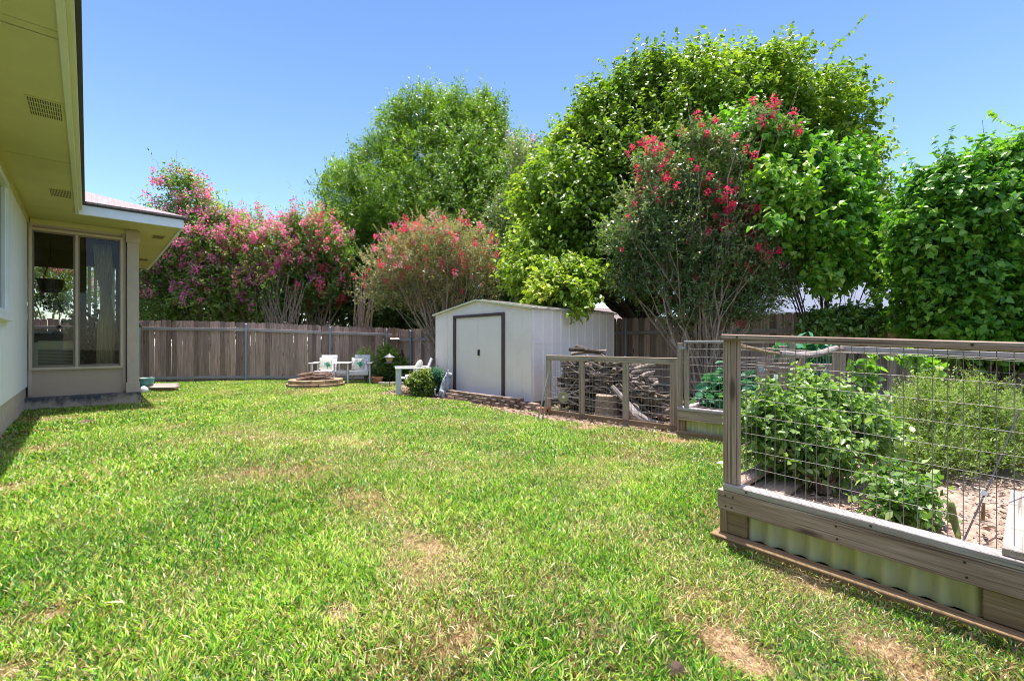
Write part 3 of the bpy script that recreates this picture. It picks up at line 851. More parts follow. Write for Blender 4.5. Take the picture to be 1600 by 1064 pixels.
# things in the sunroom
def sunroom_things():
    x0, y0 = -.6, SRY + .34
    t = thing('air_conditioner', 'pale green box air conditioner standing low inside the left sunroom pane', 'air conditioner', (-.42, y0, .70))
    m = MB(); m.box((-.42, y0, .93), (.54, .34, .46)); m.box((-.42, y0 - .01, 1.175), (.46, .3, .03)); m.build('case', M['ac'], t, bevel=.03, seg=3)
    m = MB(); m.box((-.42, y0 - .174, .89), (.44, .008, .3)); g = m.build('grille', M['ac_grille'], t)
    m = MB()
    for k in range(11): m.box((-.42, y0 - .18, .76 + k * .026), (.43, .006, .006))
    m.build('slat', M['ac'], g)
    m = MB(); m.box((-.42, y0 + .02, .45), (.6, .4, .4)); o = m.build('low_table', M['wicker'], bevel=.01); tag(o, 'dark low table under the pale green air conditioner', 'table')
    # hanging basket
    c = Vector((-.62, 13.2, 2.28)); a, d = on_y(79, 13.2); c.x = a
    t = thing('hanging_basket', 'dark hanging basket with trailing plant seen through the left sunroom pane', 'plant basket', (c.x, c.y, c.z - .1))
    m = MB(); m.lathe((c.x, c.y, c.z - .1), [(.11, 0), (.17, .06), (.2, .24), (.21, .26)], 16); m.build('basket', M['basket'], t)
    m = MB()
    for k in range(3):
        an = k * 2.1; m.tube([(c.x + .2 * math.cos(an), c.y + .2 * math.sin(an), c.z + .16), (c.x, c.y, c.z + .62)], .006, 5)
    m.tube([(c.x, c.y, c.z + .6), (c.x, c.y, SOZ - .06)], .006, 5)
    m.build('hanger', M['black'], t)
    N = 420; an = rng.random(N) * 6.28; r = .1 + .17 * rng.random(N)
    pos = np.stack([c.x + r * np.cos(an), c.y + r * np.sin(an), c.z + .2 - rng.random(N) ** .7 * .62], -1)
    leaf_mesh('foliage', pos, rng.normal(0, 1, (N, 3)) + [0, 0, -.8], rng.normal(0, 1, (N, 3)), .06, rng.random(N), 'oval', M['lf_dark'], t)
    # floor plant
    a, d = on_y(140, 12.4)
    t = thing('potted_plant', 'dark leafy potted plant behind the middle of the sunroom window', 'potted plant', (a, 12.4, .25))
    m = MB(); m.lathe((a, 12.4, .25), [(.14, 0), (.2, .38), (.21, .4)], 16); m.build('pot', M['basket'], t)
    m = MB()
    for k in range(9): m.tube([(a, 12.4, .6), (a + random.uniform(-.15, .15), 12.4 + random.uniform(-.1, .1), 1.1), (a + random.uniform(-.45, .35), 12.4 + random.uniform(-.3, .3), 1.62)], .008, 5)
    m.build('stem', M['bark_dark'], t)
    N = 330
    pos = np.stack([a - .03 + rng.normal(0, .24, N), 12.4 + rng.normal(0, .18, N), 1.30 + rng.normal(0, .26, N)], -1)
    leaf_mesh('foliage', pos, rng.normal(0, 1, (N, 3)) + [0, 0, -.3], rng.normal(0, 1, (N, 3)), .15, rng.random(N), 'oval', M['lf_dark'], t)
    # chair back
    a, d = on_y(158, 12.9)
    m = MB(); m.lathe((a, 12.9, .25), [(.05, 0), (.24, .05), (.27, .5), (.24, .85), (.12, 1.0), (.02, 1.03)], 18, sy=.5); o = m.build('wicker_chair', M['wicker'], smooth=True)
    tag(o, 'rounded brown wicker chair back behind the right sunroom pane', 'chair')
    # curtain : wavy sheet, pinched by a tie
    n = 60; vs = []; fs = []
    for j in range(14):
        z = .45 + j * (3.05 - .45) / 13
        pin = 1 - .45 * math.exp(-((z - 2.0) / .35) ** 2)
        for i in range(n):
            u = i / (n - 1)
            vs.append((.27 + (u - .5) * .26 * pin - .06 * (z - 2) * (1 if z > 2 else -.2), SRY + .3 + .025 * math.sin(u * 44) * pin, z))
    for j in range(13):
        for i in range(n - 1): fs.append((j * n + i, j * n + i + 1, (j + 1) * n + i + 1, (j + 1) * n + i))
    m = MB(); m.add(vs, fs); o = m.build('curtain', M['curtain'], smooth=True)
    s = o.modifiers.new('s', 'SOLIDIFY'); s.thickness = .004
    tag(o, 'sage green curtain gathered at the right end of the sunroom window', 'curtain')
sunroom_things()

# planter, low step, pale rock near the sunroom corner
def corner_things():
    g = PG(226, 610); 
    t = thing('planter_pot', 'teal glazed planter pot with tan flecks by the sunroom corner', 'planter', (g.x, g.y, 0))
    m = MB(); m.lathe((g.x, g.y, 0), [(.1, 0), (.13, .02), (.175, .14), (.19, .26), (.18, .27), (.2, .285), (.2, .305), (.17, .305), (.16, .26)], 28); m.build('pot', M['teal'], t, smooth=True)
    m = MB(); m.lathe((g.x, g.y, .25), [(.155, 0), (.158, .012), (.01, .03)], 20); m.build('potting_soil', M['soil'], t)
    N = 12; an = rng.random(N) * 6.28
    pos = np.stack([g.x + .1 * np.cos(an), g.y + .1 * np.sin(an), np.full(N, .28)], -1)
    leaf_mesh('dry_stems', pos, np.stack([np.cos(an), np.sin(an), rng.random(N) * .6], -1), rng.normal(0, 1, (N, 3)) + [0, 0, 2], .16, rng.random(N), 'blade', M['plank'], t)
    a = PG(237, 606.0, .10); b = PG(277, 605.5, .10); c_ = PG(262, 595.5, .12); d = PG(238, 598, .12)
    t = thing('wooden_step', 'low bleached wooden platform on the grass beside the teal pot', 'step', ((a.x + b.x) / 2, (a.y + b.y) / 2, 0))
    u = (b - a).normalized(); w = Vector((ray(262)[0], ray(262)[1], 0)).normalized() * 1.3
    m = MB()
    for k in range(5):
        p = a + w * (k * .2 + .1); m.bar(p, p + (b - a), .255, .03)
    m.build('deck_boards', M['plank'], t, bevel=.003)
    m = MB(); m.bar(a + w * .03 - Vector((0, 0, .06)), b + w * .03 - Vector((0, 0, .05)), .04, .07)
    m.bar(a + w * .97 - Vector((0, 0, .06)), b + w * .97 - Vector((0, 0, .05)), .04, .07)
    m.bar(b + w * .05 - Vector((0, 0, .06)), b + w * .95 - Vector((0, 0, .05)), .04, .07); m.build('skirt', M['timber'], t)
    g = PG(222, 615, 0.0)
    bm = MB(); bm.lathe((g.x + .03, g.y, 0), [(.06, 0), (.09, .05), (.08, .12), (.04, .16), (.01, .17)], 10, sx=1.0, sy=.8); o = bm.build('rock', M['white'], smooth=True); tag(o, 'small white rock against the sunroom slab corner', 'rock')
    g = PG(136, 661)
    mb = MB()
    for k in range(90):
        r = random.random() ** .6 * .16; an = random.random() * 6.28; s = random.uniform(.008, .02)
        mb.box((g.x + r * math.cos(an), g.y + r * math.sin(an), .035 * (1 - r / .17) + .008), (s, s, s * .7), random.random() * 3)
    mb.lathe((g.x, g.y, -.01), [(.17, 0), (.12, .02), (.05, .04), (.015, .03)], 14)
    o = mb.build('ant_mound', M['soil']); tag(o, 'small crumbly brown ant mound in the grass before the sunroom', 'ant mound')
corner_things()

# ------------------------------------------------------------------ shed
def make_shed():
    x0, x1, y0, y1 = SHX, SHX1, SHY0, SHY1
    zb, zt, za = .09, 1.79, 2.02; yc = (y0 + y1) / 2
    t = thing('garden_shed', 'cream metal garden shed with brown framed doors and low gable roof', 'shed', (x0, yc, 0))
    yl = on_x(711, x0)[0]; yr = on_x(787, x0)[0]
    m = MB()
    m.box((x0 + .02, (yl + y1) / 2, (zb + zt) / 2), (.04, y1 - yl, zt - zb)); m.box((x0 + .02, (y0 + yr) / 2, (zb + zt) / 2), (.04, yr - y0, zt - zb))
    m.box((x0 + .02, (yl + yr) / 2, zt - .04), (.04, yl - yr, .08))
    # front seams
    for px in (699, 800, 815.5, 832):
        yy = on_x(px, x0)[0]; m.box((x0 - .003, yy, (zb + zt) / 2), (.008, .012, zt - zb - .01))
    m.build('front_wall', M['shed'], t)
    m = MB(); m.add([(x0 - .004, y0 - .02, zt - .01), (x0 - .004, y1 + .02, zt - .01), (x0 - .004, yc, za - .012), (x0 + .03, y0 - .02, zt - .01), (x0 + .03, y1 + .02, zt - .01), (x0 + .03, yc, za - .012)],
                    [(0, 2, 1), (3, 4, 5), (0, 1, 4, 3), (1, 2, 5, 4), (2, 0, 3, 5)]); m.build('gable', M['shed'], t)
    m = MB(); m.box(((x0 + x1) / 2 + .02, y0 + .02, (zb + zt) / 2), (x1 - x0 - .04, .04, zt - zb)); m.box(((x0 + x1) / 2 + .02, y1 - .02, (zb + zt) / 2), (x1 - x0 - .04, .04, zt - zb)); m.box((x1 - .02, yc, (zb + zt) / 2), (.04, y1 - y0 - .08, zt - zb))
    n = 10
    for k in range(n + 1):
        xx = x0 + .07 + k * (x1 - x0 - .1) / n
        m.add([(xx - .022, y0 + .001, zb), (xx - .009, y0 - .016, zb), (xx + .009, y0 - .016, zb), (xx + .022, y0 + .001, zb), (xx - .022, y0 + .001, zt), (xx - .009, y0 - .016, zt), (xx + .009, y0 - .016, zt), (xx + .022, y0 + .001, zt)],
              [(0, 1, 5, 4), (1, 2, 6, 5), (2, 3, 7, 6)])
    m.box(((x0 + x1) / 2, y0 - .008, 1.15), (x1 - x0, .006, .012))
    m.build('side_wall', M['shed_side'], t)
    # roof
    m = MB(); o_ = .05
    for s, ya in ((-1, y0 - .05), (1, y1 + .05)):
        ze = zt + .0
        m.add([(x0 - o_, ya, ze), (x1 + o_, ya, ze), (x1 + o_, yc, za + .01), (x0 - o_, yc, za + .01), (x0 - o_, ya, ze - .03), (x1 + o_, ya, ze - .03), (x1 + o_, yc, za - .015), (x0 - o_, yc, za - .015)],
              [(0, 1, 2, 3), (4, 7, 6, 5), (0, 4, 5, 1), (0, 3, 7, 4), (1, 5, 6, 2)])
        for k in range(9):
            xx = x0 + .1 + k * (x1 - x0 - .2) / 8; m.bar((xx, ya, ze + .012), (xx, yc, za + .02), .03, .018)
    m.build('roof', M['shed_roof'], t)
    m = MB(); 
    m.bar((x0 - .056, y0 - .06, zt - .008), (x0 - .056, yc, za + .004), .01, .032); m.bar((x0 - .056, y1 + .06, zt - .008), (x0 - .056, yc, za + .004), .01, .032); m.build('roof_trim', M['fascia'], t)
    # door frame
    fo = .03; w = .07
    m = MB(); 
    for yy in (yl, yr): m.box((x0 - .012, yy, (zb + zt - .05) / 2), (.045, w, zt - .05 - zb))
    m.box((x0 - .012, (yl + yr) / 2, zt - .075), (.044, yl - yr - w, .05)); m.build('door_frame', M['shed_trim'], t, bevel=.004)
    dz1 = zt - .105; ym = (yl + yr) / 2
    for a, b in ((yr + w / 2, ym - .003), (ym + .003, yl - w / 2)):
        m = MB(); m.box((x0 + .012, (a + b) / 2, (zb + .03 + dz1) / 2), (.02, b - a, dz1 - zb - .03)); d = m.build('door', M['shed'], t, bevel=.003)
        if a < ym - .1:
            hh = MB(); hh.box((x0 - .006, ym - .035, .955), (.03, .05, .12)); hh.box((x0 - .02, ym - .035, .955), (.012, .026, .07)); hh.build('handle', M['black'], d, bevel=.004)
    m = MB(); m.box((x0 - .02, (yl + yr) / 2, zb + .0), (.1, yl - yr - .02, .05)); m.build('threshold', M['galv'], t)
    m = MB(); m.box(((x0 + x1) / 2, yc, .045), (x1 - x0 - .02, y1 - y0 - .02, .085)); m.build('floor_frame', M['base'], t)
make_shed()

# flat bricks edging the shed
def edging():
    proto = None
    y = 5.42; k = 0
    for course in range(3):
        s = 5.35 + course * .11; yy = s
        while yy < 8.75 - course * .1:
            u = (yy - 5.35) / 3.4
            x = 5.50 - .06 * math.sin(u * 3.1) + random.uniform(-.015, .015) + course * .02 + .12 * max(0, .25 - u) * 3
            if course == 2 and u < .12: yy += .23; continue
            if proto is None:
                m = MB(); m.box((0, 0, .03), (.1, .21, .056)); proto = m.build('brick', M['brick'], local=True, bevel=.006, seg=2); o = proto
            else:
                o = proto.copy(); COL.objects.link(o)
            o.location = (x, yy, .006 + course * .058); o.rotation_euler = (random.uniform(-.03, .03), random.uniform(-.03, .03), -.12 * math.cos(u * 3.1) + random.uniform(-.06, .06))
            tag(o, 'flat brown brick in the low edging along the shed front', 'brick', 'loose bricks edging the shed front')
            yy += .225
    # two hollow bricks at the shed corner
    for i, px in enumerate((845, 854)):
        g = PG(px, 648, 0.0)
        m = MB(); w = .19; hh = .1; dd = .07
        u = Vector((cs, -sn, 0)); f = Vector((sn, cs, 0))
        base = g + f * .05
        for (uu, zz, sw, sz) in [(0, hh - .012, w * .5, .024), (0, .012, w * .5, .024), (-w * .22, hh / 2, .02, hh - .048), (w * .22, hh / 2, .02, hh - .048), (0, hh / 2, .014, hh - .048)]:
            c = base + u * uu; m.box((c.x, c.y, zz + .01), (sw, dd, sz), -YAW)
        o = m.build('hollow_brick', M['terracotta'], bevel=.003)
        tag(o, ['hollow orange brick nearer the shed corner beside the leaning poles', 'hollow orange brick against the end post of the log pen'][i], 'brick', 'hollow bricks by the log pen')
edging()

# leaning poles
def poles():
    for i, (a, b) in enumerate([((839.5, 660), (857, 583)), ((847, 660), (858, 592))]):
        g = PG(a[0], a[1]); top = PZ(b[0], b[1], g.dot(Vector((sn, cs, 0))) + .12)
        m = MB(); m.tube([g, (g + top) / 2 + Vector((0, 0, -.01)), top], .011, 8, noise=.1); o = m.build('leaning_pole', M['plank'])
        tag(o, ['longer bleached pole leaning against the log pen post', 'shorter bleached pole leaning right beside the pen post'][i], 'pole', 'poles leaning by the shed corner')
poles()

# ------------------------------------------------------------------ wire mesh helper
def wire_panel(mb, A, B, z0, z1, sx=.05, sz=.10, r=.0016, zj=None, bow=0.0):   # welded mesh: close verticals, wider horizontals
    A = Vector(A); B = Vector(B); d = B - A; L = d.length; d.normalize(); n = Vector((d.y, -d.x, 0))
    nx = max(1, int(L / sx))
    for i in range(nx + 1):
        u = min(L, i * sx + .01); p = A + d * u
        b = bow * math.sin(math.pi * u / L)
        mb.tube([(p.x + n.x * b, p.y + n.y * b, z0), (p.x + n.x * b * .3 + n.x * random.uniform(-.004, .004), p.y + n.y * b * .3, (z0 + z1) / 2), (p.x, p.y, z1)], r * 1.3, 4, cap=False)
    z = z0 + sz * .4
    while z < z1:
        pts = []
        for k in range(9):
            u = L * k / 8; p = A + d * u + n * (bow * math.sin(math.pi * u / L) * .6); pts.append((p.x, p.y, z + random.uniform(-.004, .004)))
        mb.tube(pts, r * .9, 4, cap=False); z += sz

# ------------------------------------------------------------------ low log pen
def make_pen():
    A = PG(857.5, 647); B = PG(1058, 674.5)
    t = thing('log_pen', 'low tan timber frame with wire mesh in front of the log pile', 'pen fence', (A.x, A.y, 0))
    H = .955; d = (B - A); L = d.length; d = d.normalized()
    for px in (857.5, 909.5, 978, 1053):
        a, b = ray(px); den = d.x * b - d.y * a; s = (A.y * a - A.x * b) / den
        p = A + d * s
        m = MB(); m.bar((p.x, p.y, .07), (p.x, p.y, H - .085), .088, .038, up=(d.y, -d.x, 0), rnd=random.uniform(.35, .65)); m.build('post', M['pen'], t, bevel=.004)
    m = MB(); m.bar(A + Vector((0, 0, H - .042)) - d * .05, B + Vector((0, 0, H - .042)) , .042, .085, rnd=.6); m.build('top_rail', M['pen'], t, bevel=.005)
    m = MB(); m.bar(A + Vector((0, 0, .035)) - d * .05, B + Vector((0, 0, .035)) + d * .03, .045, .085, rnd=.3); m.build('bottom_rail', M['timber'], t, bevel=.005)
    m = MB(); n = Vector((-d.y, d.x, 0)) * -1
    q = Vector((abs(d.y), -d.x if d.y < 0 else d.x, 0)).normalized() * .028
    wire_panel(m, A + q, B + q, .06, H - .05, .05, .10, .0021); m.build('wire_mesh', M['wire'], t)
make_pen()

# logs
def make_logs():
    protos = []
    for k in range(6):
        m = MB(); Lh = random.uniform(.17, .24); r = random.uniform(.022, .042) if k < 5 else .055
        pts = [(-Lh, 0, 0), (-Lh * .4, random.uniform(-.012, .012), random.uniform(-.012, .012)), (Lh * .4, random.uniform(-.015, .015), random.uniform(-.01, .01)), (Lh, 0, 0)]
        m.tube(pts, [r, r * 1.05, r * .97, r * .9], 9, noise=.08)
        protos.append((m, r))
    LOGM = mat_simple('split log', (.15, .118, .092), .9, .4, 18, .6, dirt=(.36, .30, .25), dirt_amt=.75, dscale=9, orand=.5)
    objs = []
    for m, r in protos:
        objs.append([None, m, r])
    count = 0
    # rows of log ends facing the lawn
    y = 0
    cols = {}
    y = 3.35
    while y < 5.2:
        h = .84 if y > 3.95 else .36 + (y - 3.35) * .9
        z = .05
        while z < h:
            k = random.randrange(6); e = objs[k]
            if e[0] is None:
                e[0] = e[1].build('log', LOGM, local=True, smooth=False); o = e[0]
            else:
                o = e[0].copy(); COL.objects.link(o)
            o.location = (6.20 + random.uniform(-.09, .05) + (.0 if z < .7 else .05), y + random.uniform(-.02, .02), z + e[2])
            o.rotation_euler = (random.uniform(0, 6), random.uniform(-.3, .3), random.uniform(-.6, .6))
            tag(o, 'weathered grey brown log packed in the pile behind the low mesh pen', 'log', 'logs stacked behind the log pen')
            z += e[2] * 1.75; count += 1
        y += .105
    # branches lying against the pile, running across
    def branch(pts, r, name, label, cat='branch', mat=LOGM, group=None, n=8):
        m = MB(); m.tube(pts, r, n, noise=.12); o = m.build(name, mat); tag(o, label, cat, group); return o
    for i in range(70):
        y = random.uniform(3.3, 5.0); z = random.uniform(.05, .86) * (1 if y > 3.9 else .6); l = random.uniform(.2, .6)
        a = random.uniform(-.6, .6)
        branch([(5.88 + random.uniform(-.04, .05), y - l / 2, z - a * l / 2), (5.9, y, z + random.uniform(-.03, .03)), (5.88, y + l / 2, z + a * l / 2)], [.012, .02, .014], 'branch',
               'thin grey branch jammed across the log pile', group='branches across the log pile')
    # logs on the very top
    for i, (pa, pb, r, lab) in enumerate([((889, 546), (935, 549), .035, 'dark log on top of the pile, its cut end to the left'), ((900, 541), (918, 548), .03, 'short thick log crossing the top of the pile'),
                                         ((893, 553), (948, 548), .028, 'long pale log lying along the top of the pile'), ((905, 550), (946, 553), .024, 'thin log at the right of the pile top')]):
        a = PZ(*pa, 7.75 + .1 * i); b = PZ(*pb, 7.6)
        branch([a, (a + b) / 2 + Vector((0, 0, .015)), b], [r, r * 1.05, r * .8], 'log', lab, 'log')
    # base rows beneath the top logs so they rest
    DRIFT = mat_simple('silver driftwood', (.34, .30, .28), .9, .35, 14, .6, dirt=(.15, .11, .09), dirt_amt=.7, dscale=8)
    g = PG(950, 664); c = P(948, 7.02, 0)
    m = MB(); m.lathe((c.x, c.y, .01), [(.21, 0), (.19, .05), (.175, .16), (.17, .33), (.165, .345), (.12, .35)], 13); o = m.build('stump', mat_simple('pale cut stump', (.38, .29, .21), .9, .45, 22, .7, dirt=(.2, .14, .1), dirt_amt=.7, dscale=11), bevel=.01); tag(o, 'thick pale tree stump standing low in the log pen', 'stump')
    branch([PZ(956, 603, 6.82), PZ(975, 625, 6.72), PZ(992, 648, 6.57), PZ(1012, 660, 6.47), PZ(1035, 664, 6.52)], [.03, .045, .075, .07, .03], 'driftwood_branch', 'large silvery driftwood limb sloping down behind the mesh', 'branch', DRIFT, n=10)
    branch([PZ(985, 600, 6.92), PZ(990, 625, 6.82), PZ(1000, 650, 6.62)], [.02, .035, .05], 'driftwood_branch', 'upright silvery driftwood fork behind the pen mesh', 'branch', DRIFT)
    branch([PZ(1000, 652, 6.72), PZ(1030, 645, 6.62), PZ(1050, 638, 6.52)], [.03, .03, .012], 'driftwood_branch', 'thin silvery driftwood arm reaching right in the pen', 'branch', DRIFT)
    branch([PZ(998, 594, 6.82), PZ(1010, 583, 6.82), PZ(1024, 579, 6.82)], [.014, .014, .006], 'driftwood_branch', 'pale forked twig sticking out of the log pile top right', 'branch', DRIFT)
    # sunburst disc ornament
    c = PZ(880, 620, 7.05)
    t = thing('sunburst_ornament', 'round khaki metal disc with thin rods fanning upward behind the mesh', 'garden ornament', (c.x, c.y, c.z))
    f = Vector((sn, cs, 0)); u = Vector((cs, -sn, 0)); zz = Vector((0, 0, 1))
    def disc(r, th, off):
        vs, fs = [], []; n = 24
        for s in (0, 1):
            for k in range(n):
                a = 2 * math.pi * k / n; q = c + (u * math.cos(a) * r + zz * math.sin(a) * r) - f * (off + s * th); vs.append(tuple(q))
        fs = [tuple(range(n)), tuple(range(2 * n - 1, n - 1, -1))] + [(k, n + k, n + (k + 1) % n, (k + 1) % n) for k in range(n)]
        mm = MB(); mm.add(vs, fs); return mm
    disc(.085, .012, 0).build('disc', M['disc'], t); disc(.02, .01, .014).build('hub', M['white'], t)
    m = MB()
    for k in range(9):
        a = R(-30 + k * 27); m.tube([c + f * .01 + (u * math.cos(a) + zz * math.sin(a)) * .05, c + f * .01 + (u * math.cos(a) + zz * math.sin(a)) * random.uniform(.24, .34)], .0045, 5)
    m.build('rods', M['wire'], t)
make_logs()

# ------------------------------------------------------------------ raised garden beds
def corrugated(mb, A, B, z0, z1, pitch=.10, amp=.014, out=(0, 0, 0)):
    A = Vector(A); B = Vector(B); d = B - A; L = d.length; d.normalize(); n = Vector((d.y, -d.x, 0))
    N = int(L / pitch * 10); vs = []; fs = []
    for i in range(N + 1):
        u = L * i / N; p = A + d * u + n * amp * math.sin(u / pitch * 2 * math.pi)
        vs += [(p.x, p.y, z0), (p.x, p.y, z1)]
    for i in range(N): fs.append((2 * i, 2 * i + 2, 2 * i + 3, 2 * i + 1))
    mb.add(vs, fs)

def soil_patch(name, x0, x1, y0, y1, z, parent):
    nx = int((x1 - x0) / .04); ny = int((y1 - y0) / .04)
    X, Y = np.meshgrid(np.linspace(x0, x1, nx), np.linspace(y0, y1, ny), indexing='ij')
    p = np.stack([X, Y, X * 0], -1)
    Z = z - ZFALL[0] * np.clip(BY - Y, 0, 9) + .05 * (vnoise(p * 3) - .5) + .035 * (vnoise(p * 12 + 4) - .5) + .02 * (vnoise(p * 25) - .5)
    V = np.stack([X, Y, Z], -1).reshape(-1, 3) - np.array(wloc(parent))
    F = [(i * ny + j, (i + 1) * ny + j, (i + 1) * ny + j + 1, i * ny + j + 1) for i in range(nx - 1) for j in range(ny - 1)]
    me = bpy.data.meshes.new(name); me.from_pydata(V.tolist(), [], F); me.polygons.foreach_set('use_smooth', [True] * len(F)); me.materials.append(M['soil'])
    o = bpy.data.objects.new(name, me); COL.objects.link(o); o.parent = parent
    return o

def near_bed():
    y0, y1 = -2.2, BY; x0, x1 = BX, 5.35
    t = thing('raised_bed', 'large near raised bed of weathered timber and corrugated steel enclosed in wire mesh', 'raised bed', (x0, y1, 0))
    ZFALL[0] = .042
    # base timber
    m = MB(); m.bar((x0 - .03, y0, .018), (x0 - .03, y1 + .04, .018), .085, .05, rnd=.4); m.bar((x0 - .03, y1 + .0, .018), (x1, y1 + .0, .018), .08, .048, rnd=.3); m.build('base_timber', M['base'], t, bevel=.006, seg=2)
    # corner + middle blocks
    for y in (y1 - .07, -.02, -1.4):
        m = MB(); m.box((x0 + .015, y, .11), (.04, .14, .13), rnd=random.random()); m.build('support_block', M['timber'], t, bevel=.004)
    m = MB(); m.box((x0 + .03, y1 - .012, .11), (.09, .04, .132), rnd=.5); m.build('support_block', M['timber'], t, bevel=.004)
    m = MB(); corrugated(m, (x0 + .045, y1 - .02, 0), (x0 + .045, y0, 0), .03, .21); corrugated(m, (x0 + .05, y1 - .03, 0), (x1, y1 - .03, 0), .03, .21); m.build('corrugated_panel', M['tin'], t, smooth=True)
    # fascia boards and sill
    m = MB(); m.bar((x0 + .005, y0, .232), (x0 + .005, y1 + .02, .232), .038, .115, rnd=.35); m.build('side_board', M['post_grey'], t, bevel=.004)
    m = MB(); m.bar((x0 + .024 + .003, y1 + .0, .232), (x1, y1 + .0, .232), .038, .113, rnd=.5); m.build('side_board', M['post_grey'], t, bevel=.004)
    m = MB(); m.bar((x0 + .03, y0, .309), (x0 + .03, y1 - .01, .309), .088, .036, rnd=.55); m.build('sill', M['rail'], t, bevel=.004)
    m = MB(); m.bar((x0 + .076, y1 - .04, .309), (x1, y1 - .04, .309), .088, .034, rnd=.4); m.build('sill', M['post_grey'], t, bevel=.004)
    m = MB(); m.bar((x0 + .075, y1 - .16, .255), (x1, y1 - .16, .255), .19, .03, rnd=.4); m.build('inner_ledge', M['post_grey'], t, bevel=.004)
    # corner posts
    m = MB(); m.box((x0 + .03, y1 - .045, (.327 + 1.165) / 2), (.04, .088, 1.165 - .327), rnd=.55); m.build('post', M['post_grey'], t, bevel=.004)
    m = MB(); m.box((x0 + .03, -1.9, (.327 + 1.165) / 2), (.04, .088, 1.165 - .327), rnd=.55); m.build('post', M['post_grey'], t, bevel=.004)
    a = PZ(1312, 600, 4.55); px_ = a
    m = MB(); m.box((x1, BY - .05, .6), (.09, .09, 1.02), rnd=.5); m.build('post', M['post_grey'], t, bevel=.004)
    # top rail
    m = MB(); m.bar((x0 + .03, y0, 1.184), (x0 + .03, y1 + .0, 1.184), .088, .038, rnd=.5); m.build('top_rail', M['post_grey'], t, bevel=.005)
    # sagging side rail in a frayed sleeve
    pts = []
    for k in range(13):
        u = k / 12; pts.append((x0 + .06 + u * (x1 - x0 - .06), y1 - .03, 1.15 - .05 * u - .07 * math.sin(math.pi * u)))
    m = MB(); m.tube(pts[:5], [.012] * 5, 8); m.build('side_rail', M['timber'], t)
    m = MB(); m.tube(pts[4:], [.026 + .004 * (i % 2) for i in range(len(pts) - 4)], 9, noise=.12); m.build('rail_sleeve', M['rope'], t)
    m = MB(); m.bar((x1, BY - .06, 1.10), (x1, y0, 1.10), .04, .05, rnd=.7); m.build('back_rail', M['rail'], t, bevel=.003)
    # mesh
    m = MB(); wire_panel(m, (x0 + .078, y1 - .05, 0), (x0 + .078, y0, 0), (.29), 1.175, .05, .10, .0013, bow=.012); m.build('wire_mesh', M['wire'], t)
    m = MB(); wire_panel(m, (x0 + .09, y1 - .06, 0), (x1, y1 - .06, 0), .3, 1.05, .10, .10, .0011); m.build('wire_mesh', M['wire'], t)
    m = MB(); wire_panel(m, (x1 - .03, y1 - .06, 0), (x1 - .03, y0, 0), .12, 1.09, .1, .10, .0017); m.build('wire_mesh', M['wire'], t)
    m = MB()
    for y in (y1 - .03, y1 - .06, .55, .1, -.35, -.8):
        for z in (.20, .262): m.lathe_x(x0 - .0145, y + random.uniform(-.01, .01), z, .0055)
    for y in (.98, .42, -.1): m.lathe_x(x0 - .0145, y, .31, .006)
    for y in (1.03, .6, .08): m.lathe_x(x0 - .0145, y, 1.186, .006)
    m.build('screws', M['vent_dark'], t)
    soil_patch('bed_soil', x0 + .06, x1 - .02, y0, y1 - .06, .215, t)
    # back board
    m = MB(); m.bar((x1, BY, .15), (x1, y0, .15), .04, .28, rnd=.2); m.build('back_board', M['post_grey'], t)
    return t
near_bed()
ZFALL[0] = 0

def far_bed():
    A = PG(1059, 681); B = PG(1150, 694)
    d = (B - A).normalized(); L = (B - A).length + .55; B = A + d * L
    n = Vector((-d.y, d.x, 0));  n = n if n.x > 0 else -n
    t = thing('raised_bed', 'small far raised bed with mesh frame beside the log pen', 'raised bed', (A.x, A.y, 0))
    W = 1.9
    m = MB(); m.bar(A - n * .02 + Vector((0, 0, .035)), B - n * .02 + Vector((0, 0, .035)), .05, .08, rnd=.4); m.build('base_timber', M['timber'], t, bevel=.005)
    m = MB(); m.bar(A + Vector((0, 0, .265)), B + Vector((0, 0, .265)), .04, .12, rnd=.6); m.build('side_board', M['pen'], t, bevel=.004)
    m = MB(); m.bar(A + n * .02 + Vector((0, 0, .343)) , B + n * .02 + Vector((0, 0, .343)), .09, .035, rnd=.7); m.bar(A + n * .07 + d * .05 + Vector((0, 0, .343)), A + n * W + d * .05 + Vector((0, 0, .343)), .09, .034, rnd=.7)
    m.build('sill', M['rail'], t, bevel=.004)
    m = MB(); corrugated(m, A + n * .04, B + n * .04, .06, .215, .075, .01); o = m.build('corrugated_panel', M['tin'], t, smooth=True)
    m = MB(); m.box(A + n * .03 + d * .05 + Vector((0, 0, .14)), (.07, .09, .14)); m.build('support_block', M['timber'], t)
    for k, u in ((0, .02), (1, .10), (2, L)):
        p = A + d * u + n * .02
        m = MB(); z0 = .36 if k else .08
        m.bar(p + Vector((0, 0, z0)), p + Vector((0, 0, 1.15)), .042 if k != 0 else .045, .05, up=(d.x, d.y, 0), rnd=.6); m.build('post', M['pen'], t, bevel=.003)
    m = MB(); m.bar(A + d * .08 + n * .02 + Vector((0, 0, 1.165)), B + n * .02 + Vector((0, 0, 1.165)), .042, .03, rnd=.8); m.build('top_rail', M['rail'], t, bevel=.003)
    m = MB(); wire_panel(m, A + d * .12 + n * .045, B + n * .045, .34, 1.16, .05, .10, .0018); wire_panel(m, A + n * W, B + n * W, .3, 1.1, .05, .10, .002); m.build('wire_mesh', M['wire'], t)
    soil_patch('bed_soil', A.x + .06, A.x + W, A.y - L, A.y - .02, .27, t)
    # hinge
    m = MB(); q = A + d * .06 + Vector((0, 0, 1.09)) - n * .012; m.box(q, (.012, .07, .03), 0); m.build('hinge', M['galv'], t)
    return A, d, n
FARB = far_bed()

